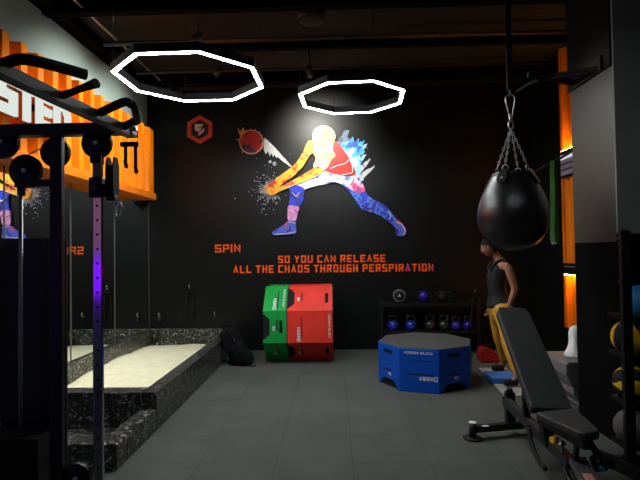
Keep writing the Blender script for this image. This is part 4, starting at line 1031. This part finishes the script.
for x, zl, r, m1, m2, lab, sd in ((2.115, .74, .125, 'rubber', 'yellow', 'black medicine ball with yellow stripes, upper of the two by the near upright', -.35),
                              (2.115, .41, .125, 'rubber', 'yellow', 'black medicine ball with yellow stripes, lower of the two by the near upright', 1.05),
                              (2.115, .10, .125, 'grey_ball', None, 'plain grey medicine ball on the lowest rail of the rack', 0),
                              (2.19, 1.01, .115, 'blue_ball', None, 'blue medicine ball on the top rail of the rack', 0)):
    medball(x, zr(zl, r), r, M[m1], M[m2] if m2 else None, lab, sd)

# ================================================================== cable machine
my = 2.27
t = thing('cable_machine', 'black cable machine with pull-up handles and weight stack in the left foreground', 'cable machine', (-1.3, my, 0))
B, BE = M['black'], M['beam']
bm = bm_new(); box(bm, -1.336, -1.279, my-.03, my+.0, .06, 2.066, .004); obj('main_upright', bm, B, t)
bm = bm_new(); box(bm, -1.90, -1.84, my-.03, my+.03, .06, 2.066, .004); obj('outer_upright', bm, B, t)
bm = bm_new(); box(bm, -1.92, -.945, my-.03, my+.03, 2.067, 2.122, .004); obj('top_beam', bm, BE, t)
bm = bm_new(); box(bm, -1.92, -1.02, my-.035, my+.035, 0, .059, .004); obj('base_beam', bm, B, t)
bm = bm_new(); bar(bm, (-.965, my+.03, 2.076), (-1.095, .66, 2.076), .05, .03); cb = obj('cross_beam', bm, BE, t)
bm = bm_new(); box(bm, -.9445, -.9395, my-.034, my+.034, 2.062, 2.127, .002); obj('beam_cap', bm, B, cb)
bm = bm_new(); cyl(bm, (-.9394, my, 2.095), (-.930, my, 2.095), .012, n=12); obj('bolt', bm, M['steel'], cb)
bm = bm_new(); box(bm, -1.13, -1.07, .60, .66, .0, 2.091, .004); obj('near_upright', bm, B, t)
# pull-up handles
hand = [[(-1.055, 1.495, 2.102), (-1.00, 1.470, 2.104), (-.948, 1.455, 2.104), (-.89, 1.49, 2.10), (-.815, 1.575, 2.096)],
        [(-1.01, 1.745, 2.08), (-.826, 1.667, 2.10)],
        [(-.99, 1.985, 2.08), (-.835, 1.90, 2.104), (-.812, 1.915, 2.103), (-.808, 1.95, 2.10), (-.870, 2.13, 2.10), (-.885, 2.155, 2.10), (-.91, 2.17, 2.098), (-.975, 2.20, 2.08)]]
for i, h in enumerate(hand):
    bm = bm_new(); tube(bm, smooth_path(h, 4) if i != 1 else h, .0175, 14); obj('pull_up_handle', bm, M['rubber'], t)
# pulleys
def pulley(x, z, r, y=my, half=False, name='pulley'):
    bm = bm_new(); lathe(bm, [(0, -.014), (r*.95, -.014), (r, -.011), (r, -.006), (r*.9, 0), (r, .006), (r, .011), (r*.95, .014), (0, .014)], (x, y, z), 36, Y_); p = obj(name, bm, B, t)
    bm = bm_new(); cyl(bm, (x, y-.0145, z), (x, y-.022, z), .0105, n=12); obj('axle_bolt', bm, M['bright_steel'], p)
    return p
pulley(-1.585, 2.045, .082, my+.002); pulley(-1.358, 2.000, .072, my+.06); pulley(-1.475, 1.905, .078, my+.012)
bm = bm_new()
for x, z in ((-1.585, 2.045), (-1.475, 1.905), (-1.358, 2.0)):
    y = my + (.06 if x > -1.4 else .03); box(bm, x-.02, x+.02, y+.015, y+.022, z-.03, 2.07 if z > 1.95 else z+.02, .001)
obj('pulley_hanger', bm, B, t)
bm = bm_new(); box(bm, -1.513, -1.337, my-.02, my+.03, 1.822, 1.858, .004); obj('carriage', bm, B, t)
bm = bm_new(); cyl(bm, (-1.490, my, 1.822), (-1.490, my, 1.785), .018); obj('carriage_nut', bm, B, t)
bm = bm_new(); cyl(bm, (-1.493, my, .655), (-1.493, my, 1.79), .0095, n=14); obj('guide_rod', bm, M['rod'], t)
bm = bm_new(); cyl(bm, (-1.69, my+.06, .655), (-1.69, my+.06, 2.066), .0095, n=14); obj('guide_rod', bm, M['rod'], t)
bm = bm_new(); box(bm, -1.72, -1.342, my+.12, my+.135, .06, 1.585, .003); obj('back_shroud', bm, B, t)
for k in range(19):
    bm = bm_new(); z = .062+k*.0312; box(bm, -1.66, -1.378, my-.055, my+.115, z, z+.0295, .003); wp = obj('weight_plate', bm, M['rubber'], t)
    bm = bm_new(); box(bm, -1.592, -1.562, my-.0565, my-.0551, z+.006, z+.024); obj('plate_number', bm, M['frame_grey'], wp)
bm = bm_new(); cyl(bm, (-1.60, my-.02, .656), (-1.60, my-.02, .70), .014); cyl(bm, (-1.60, my-.02, .70), (-1.60, my-.02, .712), .024); obj('stack_bolt', bm, M['steel'], t)
# chrome column with holes, sliding pulley
cx0, cx1, cy = -1.134, -1.092, my
bm = bm_new(); box(bm, cx0, cx1, cy-.021, cy-.001, .06, 1.98, .003); col_ = obj('adjusting_column', bm, M['chrome'], t, 'chrome column with holes')
bmc = bm_new()
for k in range(24): cyl(bmc, (-1.113, cy-.05, .30+k*.068), (-1.113, cy-.008, .30+k*.068), .0065, n=12)
cut(col_, bmc)
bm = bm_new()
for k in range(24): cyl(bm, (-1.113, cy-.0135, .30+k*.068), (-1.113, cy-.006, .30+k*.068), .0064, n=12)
o = obj('hole_shadow', bm, M['recess'], col_); o.name = 'hole_shade'; o['kind'] = 'stuff'  # black discs put the shade inside the holes into colour
pulley(-1.123, 2.028, .072, my+.002, name='top_pulley')
bm = bm_new(); box(bm, -1.146, -1.098, cy-.026, cy+.026, 1.93, 1.985, .004); obj('top_bracket', bm, B, t)
bm = bm_new(); box(bm, -1.148, -1.084, cy-.034, cy+.034, 1.765, 1.862, .006); sl = obj('slide_carriage', bm, B, t)
bm = bm_new(); cyl(bm, (-1.116, cy-.0345, 1.812), (-1.116, cy-.062, 1.812), .014); obj('pop_pin', bm, M['frame_grey'], sl)
bm = bm_new(); bar(bm, (-1.086, cy-.005, 1.80), (-1.04, cy-.03, 1.80), .03, .05); obj('swivel_arm', bm, B, sl)
sp = []
for dx in (-.016, .016):
    bm = bm_new(); prism(bm, [(-.026, -.085), (.010, -.10), (.030, -.05), (.032, .06), (.012, .10), (-.020, .10), (-.034, .05), (-.034, -.05)], (-1.035+dx, cy-.03, 1.852), Y_, Z_, X_, .006, -.003); obj('swivel_cheek', bm, M['rubber'], sl)
bm = bm_new(); lathe(bm, [(0, -.011), (.045, -.011), (.038, 0), (.045, .011), (0, .011)], (-1.035, cy-.03, 1.875), 28, X_); obj('swivel_pulley', bm, M['rubber'], sl)
bm = bm_new(); box(bm, -1.055, -1.015, cy-.055, cy-.005, 1.745, 1.775, .006); obj('cable_stop', bm, B, sl)
bm = bm_new(); c = V((-1.008, cy-.03, 1.708)); tube(bm, [c + V((.012*math.cos(q*PI/10)+.006*math.sin(q*PI/10), 0, .034*math.sin(q*PI/10))) for q in range(20)], .0052, 8, closed=True); obj('carabiner', bm, M['bright_steel'], sl)
# low pulley, cables, accessory hooks
pulley(-1.225, .452, .068, my+.002, name='low_pulley')
bm = bm_new(); box(bm, -1.277, -1.165, my+.027, my+.037, .42, .49, .002); obj('low_bracket', bm, B, t)
bm = bm_new(); cyl(bm, (-1.158, my+.03, .45), (-1.158, my+.03, 2.04), .003, n=8); obj('cable', bm, M['rubber'], t)
bm = bm_new(); cyl(bm, (-1.507, my+.012, 1.96), (-1.43, my+.07, 2.03), .003, n=8); obj('cable', bm, M['rubber'], t)
bm = bm_new(); box(bm, -.990, -.905, my-.05, my-.032, 2.00, 2.022, .003); obj('hook_rail', bm, B, t)
for x, l in ((-.965, .085), (-.918, .11)):
    bm = bm_new(); tube(bm, smooth_path([(x, my-.045, 2.0), (x, my-.045, 2.0-l), (x+.008, my-.055, 1.992-l), (x+.010, my-.075, 2.01-l)]), .0085, 8); obj('accessory_hook', bm, B, t)

# purple neon on the rear left wall, behind the camera
t = thing('neon_tube', 'purple neon tube on the side wall behind the camera', 'neon light', (-2.8, -.9, 1.3))
for z in (1.10, 1.24, 1.38, 1.56, 1.70, 1.84, 1.98, 2.12):
    bm = bm_new(); tube(bm, [(-2.72, -1.25, z), (-2.72, -.55, z)], .035, 12); obj('tube', bm, M['purple_led' if z < 1.5 else 'pink_led'], t, 'violet tube' if z < 1.5 else 'pale pink tube')
bm = bm_new(); box(bm, MX-.0195, -2.757, -1.35, -.45, 1.04, 2.18, .004); obj('back_plate', bm, M['black'], t)

# ================================================================== lamps
def spot(name, loc, aim, power, size, blend, rad=.03, col=(1, 1, 1)):
    l = bpy.data.lights.new(name, 'SPOT'); l.energy = power; l.spot_size = math.radians(size); l.spot_blend = blend; l.shadow_soft_size = rad; l.color = col
    o = bpy.data.objects.new(name, l); COL.objects.link(o); o.location = loc
    o.rotation_euler = (V(aim)-V(loc)).to_track_quat('-Z', 'Y').to_euler(); return o
d = V((.11, 1.36, -.62)).normalized(); sp0 = V((-.28, 6.0, 3.76))+d*.13
spot('mural_spot', sp0, sp0+d, 250, 80, .9, .02, (1, .97, .88))
# track spots washing the orange container
for i, y in enumerate((4.2, 5.2, 6.2)):
    t = thing('track_spotlight', ['black ceiling spotlight over the letters of the orange container', 'black ceiling spotlight in the middle of the row beside the orange container', 'black ceiling spotlight over the far end of the orange container'][i], 'spotlight', (-1.45, y, 3.85), 'spotlights washing the container')
    d = V((-.85, .02, (-.95, -.72, -.72)[i])).normalized(); c = V((-1.45, y, 3.86))
    bm = bm_new(); cyl(bm, (-1.45, y, CZ-.001), (-1.45, y, 3.90), .012); obj('stem', bm, M['black'], t)
    bm = bm_new(); cyl(bm, c-d*.05, c+d*.09, .034, .04); obj('lamp_head', bm, M['black'], t)
    spot('container_spot', c+d*.12, c+d, (48, 130, 105)[i], (66, 96, 96)[i], .85, .03, (1, .96, .90))

# ================================================================== world, camera, view
w = bpy.data.worlds.new('World'); sc.world = w; w.use_nodes = True
w.node_tree.nodes['Background'].inputs[0].default_value = (.5, .5, .55, 1); w.node_tree.nodes['Background'].inputs[1].default_value = .02
cam = bpy.data.cameras.new('Camera'); co = bpy.data.objects.new('Camera', cam); COL.objects.link(co)
cam.sensor_width = 36; cam.lens = 36*485/640; cam.clip_start = .05
yaw, pit, roll = math.radians(1.65), math.radians(1.3), math.radians(.8)
fw = V((-math.sin(yaw)*math.cos(pit), math.cos(yaw)*math.cos(pit), math.sin(pit))); r0 = V((math.cos(yaw), math.sin(yaw), 0)); u0 = r0.cross(fw)
rr = r0*math.cos(roll)-u0*math.sin(roll); uu = u0*math.cos(roll)+r0*math.sin(roll)
co.matrix_world = Matrix.Translation((0, 0, 1.5)) @ Matrix((rr, uu, -fw)).transposed().to_4x4()
sc.camera = co
sc.view_settings.view_transform = 'Standard'; sc.view_settings.look = 'None'; sc.view_settings.exposure = 0; sc.view_settings.gamma = 1
sc.cycles.max_bounces = 8; sc.cycles.sample_clamp_indirect = 6
